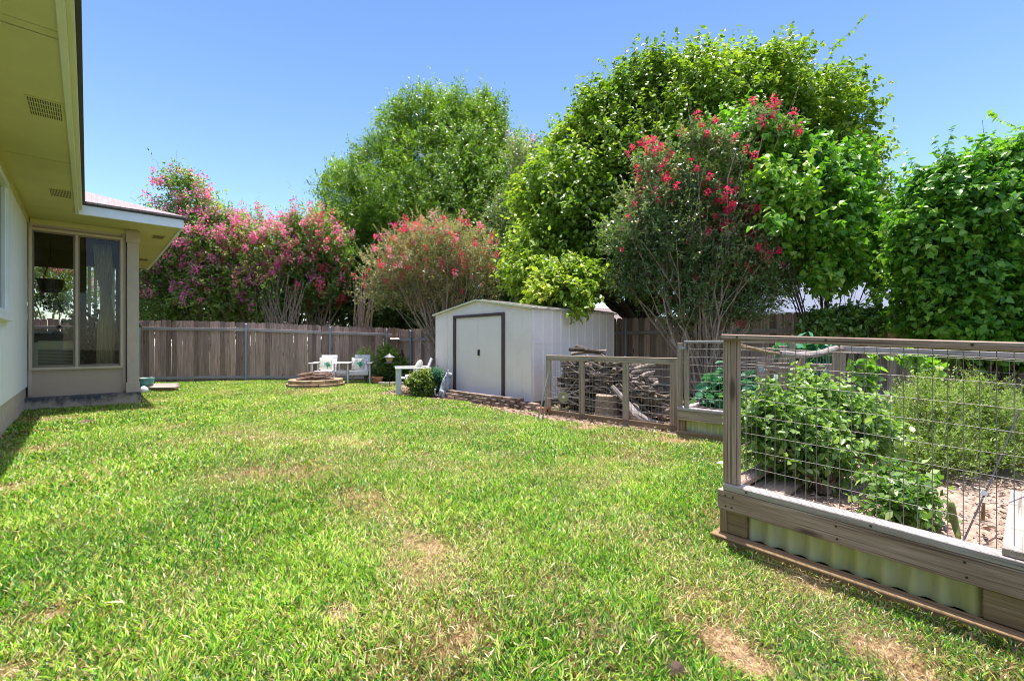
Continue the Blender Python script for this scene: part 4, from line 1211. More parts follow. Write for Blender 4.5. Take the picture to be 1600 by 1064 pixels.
def gate():
    t = thing('garden_gate', 'weathered timber gate frame between the two raised beds', 'gate', tuple(P(1250, 5.0, 0)))
    def post(px, d, zt_, w=.085):
        p = P(px, d, 0); m = MB(); m.bar((p.x, p.y, 0), (p.x, p.y, zt_), w, .045, up=(sn, cs, 0), rnd=random.uniform(.4, .7)); m.build('post', M['post_grey'], t, bevel=.004)
    post(1191, 4.7, .88, .09); post(1204, 5.0, 1.10, .05); post(1223, 5.2, 1.12, .075); post(1296, 4.95, .9, .06)
    m = MB(); m.bar(PZ(1184, 572, 4.95), PZ(1303, 575, 4.95), .04, .085, rnd=.5); m.build('cross_rail', M['post_grey'], t, bevel=.004)
    m = MB(); m.bar(PZ(1256, 548, 4.9), PZ(1246, 600, 4.9), .05, .035, up=(sn, cs, 0), rnd=.3); m.build('brace', M['post_grey'], t, bevel=.004)
    m = MB(); p = PZ(1189, 577, 4.62); m.box(p, (.05, .02, .05), -YAW); p = PZ(1291, 580, 4.88); m.box(p, (.06, .02, .04), -YAW); m.build('bracket', M['galv'], t)
gate()

# ------------------------------------------------------------------ foliage engine
def sample_lobes(lobes, n, shell=.5, out_noise=.35, seed=0, nscale=.9):
    """lobes: (cx,cy,cz,r[,squash]) ; returns positions and outward directions"""
    L = np.array([(l[0], l[1], l[2], l[3]) for l in lobes])
    w = L[:, 3] ** 2.2; w /= w.sum()
    idx = rng.choice(len(L), n, p=w)
    u = nrm(rng.normal(0, 1, (n, 3)))
    k = 1 - shell * rng.random(n) ** 1.6
    no = .93 - out_noise * .62 + out_noise * vnoise(u * 2.2 + idx[:, None] * 3.7 + seed) * 1.3
    pos = L[idx, :3] + u * (L[idx, 3] * k * no)[:, None]
    return pos, u

def sprays(C, out, twigs, per, tl, up=.3, spread=.9, droop=0.0):
    """each clump makes twigs; leaves sit along them"""
    n = len(C)
    T = np.repeat(np.arange(n), twigs)
    td = nrm(out[T] * .7 + rng.normal(0, spread, (len(T), 3)) * .7 + np.array([0, 0, up]))
    ln = tl * (.4 + .8 * rng.random(len(T)))
    base = C[T] + rng.normal(0, tl * .25, (len(T), 3))
    K = np.repeat(np.arange(len(T)), per)
    s = (np.tile(np.arange(per), len(T)) + rng.random(len(K))) / per
    p = base[K] + td[K] * (ln[K] * s)[:, None]
    p[:, 2] -= droop * (ln[K] * s) ** 2 / tl
    side = nrm(np.cross(td[K], rng.normal(0, 1, (len(K), 3))))
    return p, td[K], side, T[K], base, td, ln

def crown(parent, lobes, n_cl, twigs, per, tl, size, shape, mat, shell=.55, up=.25, hang=.25, gap=.35, seed=0, tone=.5, name='foliage', nup=.8, out_noise=.4, keep=None, zmin=.2, sprigs=0):
    C, out = sample_lobes(lobes, int(n_cl * (1 + gap)), shell, out_noise, seed)
    g = vnoise(C * 1.1 + seed * 1.7) * .6 + vnoise(C * 2.9 + seed) * .4
    C, out = C[g > gap * .9], out[g > gap * .9]
    k = C[:, 2] > zmin; C, out = C[k], out[k]
    if keep is not None:
        k = keep(C); C, out = C[k], out[k]
    p, td, side, cid, tb, tdd, tln = sprays(C, out, twigs, per, tl, up)
    if sprigs:
        # long airy shoots reaching past the outline
        C2, o2 = sample_lobes(lobes, sprigs * 3, .08, out_noise, seed)
        k = (o2[:, 2] > -.1) & (C2[:, 2] > zmin + .5)
        C2, o2 = C2[k][:sprigs], o2[k][:sprigs]
        q = sprays(C2, o2, 1, per * 2, tl * 1.9, up + .25, .45)
        p = np.concatenate([p, q[0]]); td = np.concatenate([td, q[1]]); side = np.concatenate([side, q[2]]); cid = np.concatenate([cid, q[3] + len(C)])
        C = np.concatenate([C, C2]); out = np.concatenate([out, o2])
        if parent is not None: twig_mesh(parent, q[4], q[5], q[6], M['bark'], r=.005, name='shoots')
    N = len(p)
    D = nrm(td * .55 + side * .9 + np.array([0, 0, -hang]) + rng.normal(0, .25, (N, 3)))
    Nn = np.array([0, 0, nup]) + out[cid] * .45 + rng.normal(0, .42, (N, 3))
    cl = vnoise(C * .8 + 31 + seed) * .6 + rng.random(len(C)) * .4
    tz = (C[:, 2] - C[:, 2].min()) / (np.ptp(C[:, 2]) + 1e-6)
    rnd = np.clip(tone + (cl[cid] - .5) * .75 + rng.normal(0, .17, N), 0, 1)
    sz = size * (.6 + .7 * rng.random(N))
    leaf_mesh(name, p, D, Nn, sz, rnd, shape, mat, parent)
    return C, out, (tb, tdd, tln)

def twig_mesh(parent, tb, td, ln, mat, r=.004, name='twigs', frac=1.0):
    k = rng.random(len(tb)) < frac
    tb, td, ln = tb[k], td[k], ln[k]
    a = nrm(np.cross(td, [0.1, .2, 1.0])) * r; b = nrm(np.cross(td, a)) * r
    e = tb + td * ln[:, None]
    V = np.stack([tb + a, tb - a * .5 + b * .87, tb - a * .5 - b * .87, e], 1)
    return np_mesh(name, V, 3, rng.random(len(tb)), mat, parent, flat_idx=[(0, 1, 3), (1, 2, 3), (2, 0, 3)], nvert=4)

def limbs(parent, base, trunk_r, fork_z, targets, mat, nmain=5, name='trunk', bname='branches', multi=False, wob=.12, rbase=.3, bend=.25):
    base = Vector(base)
    m = MB()
    targets = [Vector(t) for t in targets]
    if not multi:
        top = base + Vector((random.uniform(-.1, .1), random.uniform(-.1, .1), fork_z))
        pts = [base, base.lerp(top, .35) + Vector((random.uniform(-wob, wob), random.uniform(-wob, wob), 0)) * .5, base.lerp(top, .7) + Vector((random.uniform(-wob, wob), random.uniform(-wob, wob), 0)) * .5, top]
        m.tube(pts, [trunk_r * 1.25, trunk_r, trunk_r * .9, trunk_r * .8], 12, noise=.05)
        m.build(name, mat, parent, smooth=True); m = MB()
    for i, t in enumerate(targets):
        s = base + Vector((random.uniform(-1, 1), random.uniform(-1, 1), 0)) * (trunk_r * 3) if multi else top
        d = t - s
        r0 = (trunk_r * random.uniform(.35, .6)) if not multi else trunk_r * random.uniform(.6, 1.1)
        pts, rr = [], []
        K = 7
        for k in range(K + 1):
            u = k / K
            q = s + d * u + Vector((0, 0, bend * d.length * math.sin(math.pi * u) * (.5 if multi else .35)))
            q += Vector((random.uniform(-1, 1), random.uniform(-1, 1), random.uniform(-.6, .6))) * wob * .35 * (u * (1 - u) * 4) 
            pts.append(q); rr.append(r0 * (1 - .85 * u) + .004)
        m.tube(pts, rr, 7, cap=False)
        # side shoots
        for s_ in range(3):
            k = random.randint(2, K - 1); q = pts[k]
            e = q + (d.normalized() * .5 + Vector((random.uniform(-1, 1), random.uniform(-1, 1), random.uniform(0, 1.2))) * .6) * d.length * (.3 if multi else .13)
            m.tube([q, q.lerp(e, .5) + Vector((0, 0, .04)), e], [rr[k] * .6, rr[k] * .4, .003], 5, cap=False)
    m.build(bname, mat, parent, smooth=True)

def blossoms(parent, C, out, n, mat, rad=.07, petals=26, psize=.035, name='blossoms', pick=None, stretch=1.4, push=.1):
    idx = rng.choice(len(C), min(n, len(C)), replace=False, p=None if pick is None else pick / pick.sum())
    c = C[idx] + out[idx] * push
    K = np.repeat(np.arange(len(c)), petals)
    R_ = rad * (.5 + .8 * rng.random(len(c)))
    u = nrm(rng.normal(0, 1, (len(K), 3)))
    off = u * (R_[K] * rng.random(len(K)) ** .4)[:, None]; off[:, 2] *= stretch
    pos = c[K] + off
    tone = np.clip(rng.random(len(c))[K] * .6 + rng.random(len(K)) * .4, 0, 1)
    leaf_mesh(name, pos, nrm(u + rng.normal(0, .6, u.shape)), rng.normal(0, 1, u.shape) + [0, 0, .6], psize * (.7 + .6 * rng.random(len(K))), tone, 'wide', mat, parent)

def LB(px, py, d, rp, dz=0):
    p = PZ(px, py, d); return (p.x, p.y, p.z, rp * d / FX)

# ------------------------------------------------------------------ trees
def tree_ash():
    D = 21
    b = P(700, D, 0)
    t = thing('ash_tree', 'tall bright green tree rising beyond the back fence, left of the pear tree', 'tree', tuple(b))
    lobes = [LB(*a) for a in [(700, 250, D, 95), (612, 325, D, 88), (770, 290, D, 85), (690, 350, D - 1, 120), (560, 380, D, 75), (655, 185, D, 48), (740, 192, D, 48), (700, 172, D, 30), (820, 300, D + 1, 55),
                              (545, 315, D, 45), (600, 245, D, 42), (560, 450, D, 70), (640, 440, D, 90), (540, 270, D, 26), (620, 180, D, 25), (765, 170, D, 25), (790, 230, D, 30), (510, 350, D, 30)]]
    lobes = [(a, b_, c - .25, r * 1.0) for a, b_, c, r in lobes]
    C, o, tw = crown(t, lobes, 7600, 4, 9, .5, .155, 'narrow', M['lf_ash'], shell=.55, seed=1, tone=.58, gap=.32, up=.55, hang=.1, out_noise=.6, sprigs=260)
    limbs(t, b, .28, 2.8, [Vector(l[:3]) for l in lobes], M['bark'], wob=.6)
tree_ash()

def tree_pear():
    D = 12.2
    b = P(985, D - .6, 0); b = P(1000, 12.0, 0)
    t = thing('pear_tree', 'broad glossy leaved tree, the largest, leaning over the metal shed', 'tree', tuple(b))
    lobes = [LB(*a) for a in [(1100, 190, D, 100), (970, 240, D, 82), (1215, 200, D, 96), (1290, 272, D, 70), (890, 320, D - .8, 80), (850, 400, D - 1.2, 62), (1240, 320, D, 110), (1060, 300, D, 130),
                              (1010, 135, D, 52), (1180, 128, D, 52), (1110, 118, D, 36), (1315, 345, D, 52), (950, 390, D - 1, 75), (900, 230, D, 45), (1320, 242, D, 34), (1150, 380, D + .6, 70),
                              (1285, 150, D, 42), (1290, 400, D, 45), (840, 300, D, 34), (1060, 108, D, 20), (1235, 90, D, 18), (985, 98, D, 14), (935, 165, D, 28)]]
    lobes2 = [LB(*a) for a in [(862, 452, 9.4, 34), (905, 440, 9.6, 36), (880, 480, 8.7, 16), (845, 470, 8.9, 18), (830, 430, 10, 36), (900, 462, 8.9, 22)]]
    k0 = lambda C: ~((C[:, 2] < 2.05) & (C[:, 0] < 8.5) & (C[:, 0] > 5.7) & (C[:, 1] > 5.6) & (C[:, 1] < 8.9))
    lobes = [(a, b_, c - .12, r * .95) for a, b_, c, r in lobes]
    C, o, tw = crown(t, lobes, 6200, 4, 9, .42, .115, 'wide', M['lf_pear'], shell=.5, seed=5, tone=.52, gap=.36, up=.35, hang=.45, out_noise=.75, sprigs=220)
    crown(t, lobes2, 360, 4, 9, .26, .105, 'wide', M['lf_pear'], shell=.8, seed=6, tone=.66, gap=.2, up=.1, hang=.7, keep=k0)
    limbs(t, b, .2, 1.6, [Vector(l[:3]) for l in lobes] + [Vector(l[:3]) for l in lobes2[:2]], M['bark_dark'], wob=.5)
tree_pear()

def myrtle(label, base, lobes, n, per, leafmat, stems, stem_r, flowers, size=.055, tl=.3, shell=.55, seed=0, tone=.5, bark='bark_pale', gap=.3, twf=.4, name='crape_myrtle', group='crape myrtles', stem_targets=None, shape='oval', bend=.12):
    t = thing(name, label, 'tree', tuple(base), group=group)
    C, o, tw = crown(t, lobes, n, 4, per, tl, size, shape, M[leafmat], shell=shell, seed=seed, tone=tone, gap=gap, up=.5, hang=.1, out_noise=.6, sprigs=60)
    twig_mesh(t, *tw, M[bark], r=.006, frac=twf)
    hi = C
    st = stem_targets or [Vector(C[i]) for i in rng.choice(len(C), stems)]
    limbs(t, base, stem_r, 0, st, M[bark], multi=True, bname='stems', wob=.35, bend=bend)
    for mat, cnt, rad, psz, fn, pet in flowers:
        w = fn(C, o); blossoms(t, C, o, cnt, M[mat], rad=rad, psize=psz, petals=pet, pick=w + 1e-6, push=tl * .8)
    return t, C

def pxof(C):
    f = C[:, 0] * sn + C[:, 1] * cs; l = C[:, 0] * cs - C[:, 1] * sn
    return 800 + FX * l / f, HY - FX * (C[:, 2] - CAM_H) / f
topw = lambda C, o: (np.clip(o[:, 2] + .45, 0.02, 1) ** 1.3) * (.15 + np.clip(.5 - (o[:, 0] * sn + o[:, 1] * cs), 0, 1.2)) ** 1.5
D = 16.3
myrtle('tallest pink crape myrtle with a plume above the others, beside the eave', P(312, D, 0), [LB(*a) for a in [(300, 395, D, 62), (262, 430, D, 52), (345, 400, D, 52), (290, 345, D, 36), (292, 308, D - .2, 30), (280, 285, D - .2, 22), (325, 335, D, 28), (350, 358, D, 26), (240, 470, D - .5, 45), (320, 460, D, 62), (225, 320, D, 8), (300, 275, D - .2, 9), (230, 400, D + .3, 34)]],
       1450, 8, 'lf_myrtle_pink', 16, .035, [('fl_pink', 280, .13, .07, topw, 26), ('fl_salmon', 20, .1, .06, topw, 24)], size=.095, tl=.42, seed=21, tone=.42)
D = 16.8
myrtle('pink crape myrtle seen through the back window of the sunroom', P(75, 19, 0), [LB(*a) for a in [(75, 400, 19, 60), (110, 450, 19, 50), (40, 440, 19, 60)]],
       420, 8, 'lf_myrtle_pink', 8, .035, [('fl_pink', 160, .14, .08, topw, 22)], size=.11, tl=.45, seed=27, tone=.55)
myrtle('wide mass of pink crape myrtle between the tall plume and the red one', P(400, D, 0), [LB(*a) for a in [(390, 400, D, 62), (430, 400, D, 50), (370, 440, D, 60), (430, 455, D, 58), (400, 365, D, 30), (355, 370, D, 28), (450, 370, D, 28)]],
       1150, 8, 'lf_myrtle_pink', 18, .03, [('fl_pink', 240, .14, .07, topw, 28), ('fl_salmon', 90, .13, .06, topw, 24)], size=.09, tl=.42, seed=22, tone=.5)
D = 17.0
myrtle('coral red crape myrtle beyond the fence, left of the tall green tree', P(490, D, 0), [LB(*a) for a in [(490, 390, D, 45), (470, 430, D, 45), (500, 450, D, 40), (495, 345, D, 26), (520, 400, D, 30), (460, 360, D, 20)]],
       700, 8, 'lf_myrtle_pink', 18, .03, [('fl_red', 60, .13, .07, lambda C, o: np.exp(-((pxof(C)[0] - 500) / 22) ** 2), 26), ('fl_salmon', 90, .13, .07, topw, 24), ('fl_pink', 40, .13, .07, topw, 24)], size=.09, tl=.42, seed=23, tone=.35)
D = 14.1
myrtle('spreading crape myrtle with small red flowers behind the left end of the shed', P(700, 14.0, 0), [LB(*a) for a in [(670, 405, D, 58), (615, 425, D, 45), (735, 410, D, 50), (670, 375, D, 38), (590, 455, D, 32), (750, 450, D, 34), (640, 450, D, 38), (700, 440, D, 40), (620, 390, D, 28), (715, 375, D, 30)]],
       1250, 6, 'lf_myrtle_mid', 44, .024, [('fl_red', 95, .08, .05, topw, 22), ('fl_pink', 50, .08, .045, topw, 18), ('fl_salmon', 22, .07, .04, topw, 12)], size=.06, tl=.34, seed=24, tone=.5, shell=.7, twf=.8, gap=.25)
D = 15.6
myrtle('pale lilac crape myrtle in the gap between the tall tree and the pear', P(835, D, 0), [LB(*a) for a in [(838, 265, D, 42), (845, 320, D, 50), (800, 345, D, 45), (790, 400, D, 45), (860, 240, D, 20), (810, 240, D, 18)]],
       650, 8, 'lf_myrtle_dark', 12, .04, [('fl_pale', 34, .12, .06, topw, 26)], size=.085, tl=.4, seed=25, tone=.6)
D = 8.6
FMB = P(1100, 8.45, 0)
fl_spots = [(915, 379), (1192, 182), (1210, 205), (1236, 203), (1180, 250), (1160, 258), (1003, 255), (1020, 270), (1030, 290), (992, 250), (1148, 330), (1125, 345), (1135, 318), (1110, 305), (1080, 280), (1185, 392), (1090, 210), (1165, 175), (1016, 232), (1133, 205)]
def fl_pick(C, o):
    x, y = pxof(C); w = np.zeros(len(C)) + .01
    for a, b in fl_spots: w += np.exp(-((x - a) ** 2 + (y - b) ** 2) / 200.)
    f = C[:, 0] * sn + C[:, 1] * cs
    return w * np.exp(-(f - 7.6) / .5)
myrtle('dark leaved crape myrtle with crimson flowers standing in front of the pear tree', FMB, [LB(*a) for a in [(1070, 300, D, 58), (1120, 255, D, 44), (1010, 335, D, 46), (1150, 330, D, 48), (1040, 385, D, 60), (1120, 400, D, 64), (1180, 430, D, 44), (985, 385, D, 34), (1170, 205, D, 18), (1080, 455, D, 46), (1150, 460, D, 40),
        (1010, 262, D, 22), (1090, 222, D, 26), (1010, 440, D, 32), (1222, 455, D, 26), (1060, 490, D, 28), (1165, 480, D, 30), (975, 435, D, 24), (955, 365, D, 14), (1212, 206, D - .3, 14), (1238, 205, D - .3, 10), (1195, 186, D - .2, 14), (1035, 245, D, 18), (1185, 390, D - .3, 28)]],
       1900, 8, 'lf_myrtle_dark', 46, .022, [('fl_red', 150, .058, .040, fl_pick, 30), ('fl_red', 40, .045, .03, topw, 18), ('fl_pale', 20, .03, .02, topw, 8)], size=.058, tl=.30, seed=26, tone=.55, shell=.9, twf=.4, gap=.42)
# darker evergreens filling the gap under the tall tree and behind the pink row
def shrub(name, label, base, lobes, n, size, mat, shape='oval', tl=.25, per=8, twigs=4, tone=.5, cat='shrub', gap=.2, shell=.6, up=.4, hang=.1, seed=3, group=None, stems=6, sr=.015, bark='bark', zmin=.02, twf=0, sprigs=0):
    t = thing(name, label, cat, tuple(base), group=group)
    C, o, tw = crown(t, lobes, n, twigs, per, tl, size, shape, M[mat], shell=shell, seed=seed, tone=tone, gap=gap, up=up, hang=hang, zmin=zmin, sprigs=sprigs)
    if stems: limbs(t, base, sr, 0, [Vector(C[i]) for i in rng.choice(len(C), stems)], M[bark], multi=True, bname='stems', wob=.05, bend=.1)
    if twf: twig_mesh(t, *tw, M[bark], r=.002, frac=twf)
    return t, C, o
D = 18.6
shrub('evergreen_shrub', 'dark evergreen filling in behind the pink myrtles, nearest the eave', P(285, D, 0), [LB(*a) for a in [(250, 475, D, 55), (320, 470, D, 60), (285, 435, D, 50)]], 620, .14, 'lf_dark', tl=.45, seed=41, group='dark evergreens beyond the back fence')
shrub('evergreen_shrub', 'dark evergreen filling in behind the coral red myrtle', P(470, D, 0), [LB(*a) for a in [(400, 475, D, 60), (470, 465, D, 60), (500, 430, D, 45)]], 620, .14, 'lf_dark', tl=.45, seed=42, group='dark evergreens beyond the back fence')
shrub('evergreen_shrub', 'dark evergreen under the tall bright green tree', P(580, D, 0), [LB(*a) for a in [(545, 470, D, 58), (610, 475, D, 60), (680, 475, D, 60), (560, 425, D, 45)]], 820, .14, 'lf_dark', tl=.45, seed=43, group='dark evergreens beyond the back fence')
shrub('evergreen_shrub', 'dark evergreen half hidden between the lilac myrtle and the pear', P(790, D, 0), [LB(*a) for a in [(760, 440, D, 60), (820, 450, D, 60), (830, 370, D, 60)]], 700, .14, 'lf_dark', tl=.45, seed=44, group='dark evergreens beyond the back fence')

# bare twiggy shrub beyond the fence
def bare_shrub():
    b = P(562, 15.6, 0)
    m = MB()
    for k in range(46):
        e = PZ(random.uniform(552, 590), random.uniform(425, 480), 15.6 + random.uniform(-.4, .4)); q = b + Vector((random.uniform(-.25, .25), random.uniform(-.25, .25), 0))
        mid = q.lerp(e, .6) + Vector((0, 0, .5)); m.tube([q, q.lerp(mid, .5), mid, e], [.014, .012, .009, .004], 5, cap=False)
    o = m.build('bare_shrub', M['bark_pale']); tag(o, 'bare tan twiggy stems above the fence, left of the spreading red flowered crape myrtle', 'shrub')
    m = MB()
    for k in range(60):
        px = random.uniform(395, 480); b2 = P(random.uniform(405, 470), 15.9, 0); e = PZ(px, random.uniform(430, 485), 15.7)
        m.tube([b2, b2.lerp(e, .5) + Vector((random.uniform(-.1, .1), 0, .1)), e], [.016, .012, .005], 5, cap=False)
    o = m.build('bare_shrub', M['bark_pale']); tag(o, 'bare tan stems above the fence under the pink and coral crape myrtles', 'shrub')
bare_shrub()

# heart leaved vines
D = 8.3
shrub('heart_leaf_vine', 'light green heart leaved vine draped down the right side of the pear tree', P(1290, 9.0, 0), [LB(*a) for a in [(1240, 262, D + .5, 40), (1285, 320, D + .4, 46), (1235, 330, D - .2, 34), (1290, 385, D + .4, 34), (1315, 420, D + .6, 24), (1210, 290, D - .2, 28), (1255, 385, D, 26), (1310, 275, D + 1, 40), (1195, 225, D + .3, 26), (1280, 430, D, 18), (1190, 345, D - .7, 15), (1150, 205, D + .9, 22), (1355, 405, D + 1.2, 28), (1385, 420, D + 1.2, 24), (1370, 370, D + 1.4, 20), (1345, 345, D + 1.2, 24)]], 900, .098, 'lf_vine', 'heart', tl=.3, per=6, twigs=4, tone=.62, cat='vine', gap=.35, shell=.6, up=-.05, hang=.65, seed=51, stems=18, sr=.014, bark='bark_dark', zmin=2.0, sprigs=60)
D = 7.4
shrub('heart_leaf_vine', 'dense mass of heart leaved vine smothering the fence at the right edge', P(1520, 7.6, 0), [LB(*a) for a in [(1510, 335, D, 80), (1580, 308, D, 72), (1462, 365, D, 50), (1490, 445, D, 55), (1590, 400, D, 95), (1680, 370, D, 130), (1690, 470, D, 100), (1462, 430, D, 32), (1540, 480, D, 62), (1475, 300, D, 36), (1432, 350, D, 20), (1630, 275, D, 50), (1440, 490, D + .3, 26), (1500, 515, D, 40), (1590, 510, D, 60), (1545, 262, D, 28), (1420, 400, D + .4, 18), (1390, 470, D + .8, 18)]],
      3000, .084, 'lf_vine', 'heart', tl=.34, per=7, twigs=4, tone=.56, cat='vine', gap=.24, shell=.5, up=0, hang=.6, seed=52, stems=26, sr=.016, bark='bark_dark', sprigs=160)
D = 8.5
shrub('climbing_vine', 'low mound of light green vine along the top of the fence behind the gate', P(1320, D + .2, 0), [LB(*a) for a in [(1285, 507, D, 15), (1320, 503, D, 18), (1355, 506, D, 18), (1260, 512, D, 10), (1390, 508, D, 14)]], 190, .085, 'lf_bush', 'wide', tl=.18, per=6, twigs=4, tone=.5, cat='vine', gap=.1, seed=53, stems=12, sr=.01)

# ------------------------------------------------------------------ shrubs and plants in the yard
b = PG(612, 598, -.1)
b = P(612, 13.2, float(gz(9, 9)))
D = 13.3
shrub('rosemary_bush', 'dark green feathery bush behind the bird feeder', P(608, D, -.08), [LB(*a) for a in [(608, 562, D, 20), (622, 575, D, 18), (598, 580, D, 20), (612, 590, D, 16), (605, 548, D, 9), (632, 586, D, 10)]], 330, .07, 'lf_ash', 'narrow', tl=.2, per=10, twigs=4, tone=.32, up=.7, seed=61, gap=.05, shell=.7)
shrub('young_shrub', 'thin pale shrub against the fence between the two white chair backs', P(572, 13.9, -.08), [LB(*a) for a in [(572, 552, 13.8, 8), (564, 560, 13.8, 7), (576, 565, 13.8, 8)]], 60, .05, 'lf_rosemary', 'narrow', tl=.16, per=8, twigs=3, tone=.6, up=.6, seed=62, gap=0)
D = 9.75
shrub('variegated_shrub', 'yellow green variegated bush beside the striped cushion chair', P(663, D, 0), [LB(*a) for a in [(662, 600, D, 15), (650, 597, D, 10), (674, 603, D, 12), (655, 608, D, 11), (668, 590, D, 7)]], 300, .06, 'lf_var', 'oval', tl=.11, per=8, twigs=4, tone=.5, up=.3, seed=63, gap=.05, shell=.7)
shrub('green_shrub', 'blue green upright herb between the variegated bush and the lion statue', P(684, D, 0), [LB(*a) for a in [(684, 590, D, 9), (688, 600, D, 9), (680, 584, D, 5)]], 110, .045, 'lf_squash', 'narrow', tl=.13, per=9, twigs=4, tone=.5, up=.8, seed=64, gap=0, shell=.8)

# plants in near bed
b = PG(1288, 771, .215)
t, C, o = shrub('pepper_plant', 'leafy green pepper plant behind the mesh nearest the bed corner', b, [LB(*a) for a in [(1285, 640, 3.15, 42), (1225, 660, 3.0, 46), (1330, 668, 3.1, 42), (1270, 700, 2.95, 45), (1195, 690, 2.95, 28), (1355, 700, 3.1, 26), (1265, 612, 3.2, 24), (1180, 655, 3.0, 22), (1305, 728, 2.9, 16), (1390, 690, 3.1, 16)]],
      430, .046, 'lf_bush', 'wide', tl=.13, per=5, twigs=4, tone=.6, seed=71, gap=.36, shell=1.0, stems=34, sr=.008, hang=.35, cat='plant', bark='bark')
t, C, o = shrub('tomato_plant', 'small sprawling plant between the pepper plant and the plank', PG(1405, 812, .215), [LB(*a) for a in [(1395, 770, 2.45, 26), (1425, 785, 2.4, 22), (1400, 800, 2.35, 20), (1440, 765, 2.45, 14)]],
      85, .05, 'lf_bush', 'oval', tl=.09, per=5, twigs=3, tone=.55, seed=72, gap=.1, shell=.85, stems=10, sr=.005, hang=.3, cat='plant')
blossoms(t, C, o, 6, M['fl_salmon'], rad=.012, petals=6, psize=.014, push=.03)
D = 3.6
t, C, o = shrub('rosemary_bush', 'large feathery light green bush filling the right of the near bed', P(1500, D, .2), [LB(*a) for a in [(1440, 680, 3.5, 62), (1500, 680, D, 68), (1570, 690, D, 72), (1420, 725, 3.3, 38), (1480, 735, 3.2, 42), (1560, 735, 3.3, 48), (1640, 700, D, 80), (1450, 635, D, 36), (1520, 635, D, 38)]],
      1900, .024, 'lf_rosemary', 'narrow', tl=.15, per=13, twigs=4, tone=.5, up=.9, seed=73, gap=.08, shell=.85, stems=40, sr=.006, hang=-.2, cat='plant', twf=.6, zmin=.25)
# long upright wands
wp, wd, wn_ = [], [], []
for (a, b_) in [((1400, 660), (1396, 590)), ((1433, 650), (1434, 582)), ((1462, 650), (1468, 592)), ((1490, 650), (1522, 595)), ((1510, 660), (1550, 615)), ((1540, 640), (1518, 612)), ((1415, 660), (1412, 615)), ((1575, 655), (1560, 620)), ((1450, 640), (1443, 600)), ((1478, 655), (1500, 605))]:
    A_ = np.array(PZ(*a, 3.5)); B_ = np.array(PZ(*b_, 3.55))
    for k in range(70):
        u = k / 70; wp.append(A_ + (B_ - A_) * u + np.array([0, 0, .03 * math.sin(u * 3)])); v = rng.normal(0, 1, 3); wd.append(nrm(v) + (B_ - A_) * 2); wn_.append(rng.normal(0, 1, 3))
leaf_mesh('wands', np.array(wp), np.array(wd), np.array(wn_), .022, rng.random(len(wp)), 'narrow', M['lf_rosemary'], t)
# far bed plant
b = P(1130, 6.0, .27)
shrub('squash_plant', 'blue green broad leaved plant in the far raised bed', b, [LB(*a) for a in [(1125, 612, 6.0, 18), (1142, 600, 6.1, 16), (1118, 622, 5.9, 12), (1140, 628, 5.8, 16), (1160, 615, 5.9, 16), (1175, 600, 6, 14)]], 60, .15, 'lf_squash', 'wide', tl=.16, per=3, twigs=3, tone=.5, seed=75, gap=0, shell=.8, stems=14, sr=.008, hang=.3, cat='plant')
shrub('broad_leaf_plant', 'pale broad leaved plant behind the gate rail', P(1262, 6.2, .0), [LB(*a) for a in [(1235, 552, 6.2, 12), (1260, 556, 6.2, 14), (1285, 560, 6.2, 12), (1270, 590, 6.2, 24)]], 60, .14, 'lf_squash', 'wide', tl=.14, per=3, twigs=3, tone=.8, seed=76, gap=0, stems=8, sr=.01, cat='plant')
# vine tendrils on back mesh
shrub('bean_vine', 'thin vine climbing the back mesh of the near bed', P(1345, 4.6, .2), [LB(*a) for a in [(1340, 565, 4.6, 10), (1352, 585, 4.6, 12), (1360, 600, 4.6, 10), (1372, 560, 4.8, 8), (1460, 585, 4.6, 14), (1430, 560, 4.6, 12)]], 30, .07, 'lf_vine', 'heart', tl=.1, per=4, twigs=3, tone=.6, seed=77, gap=0, stems=8, sr=.004, cat='vine')

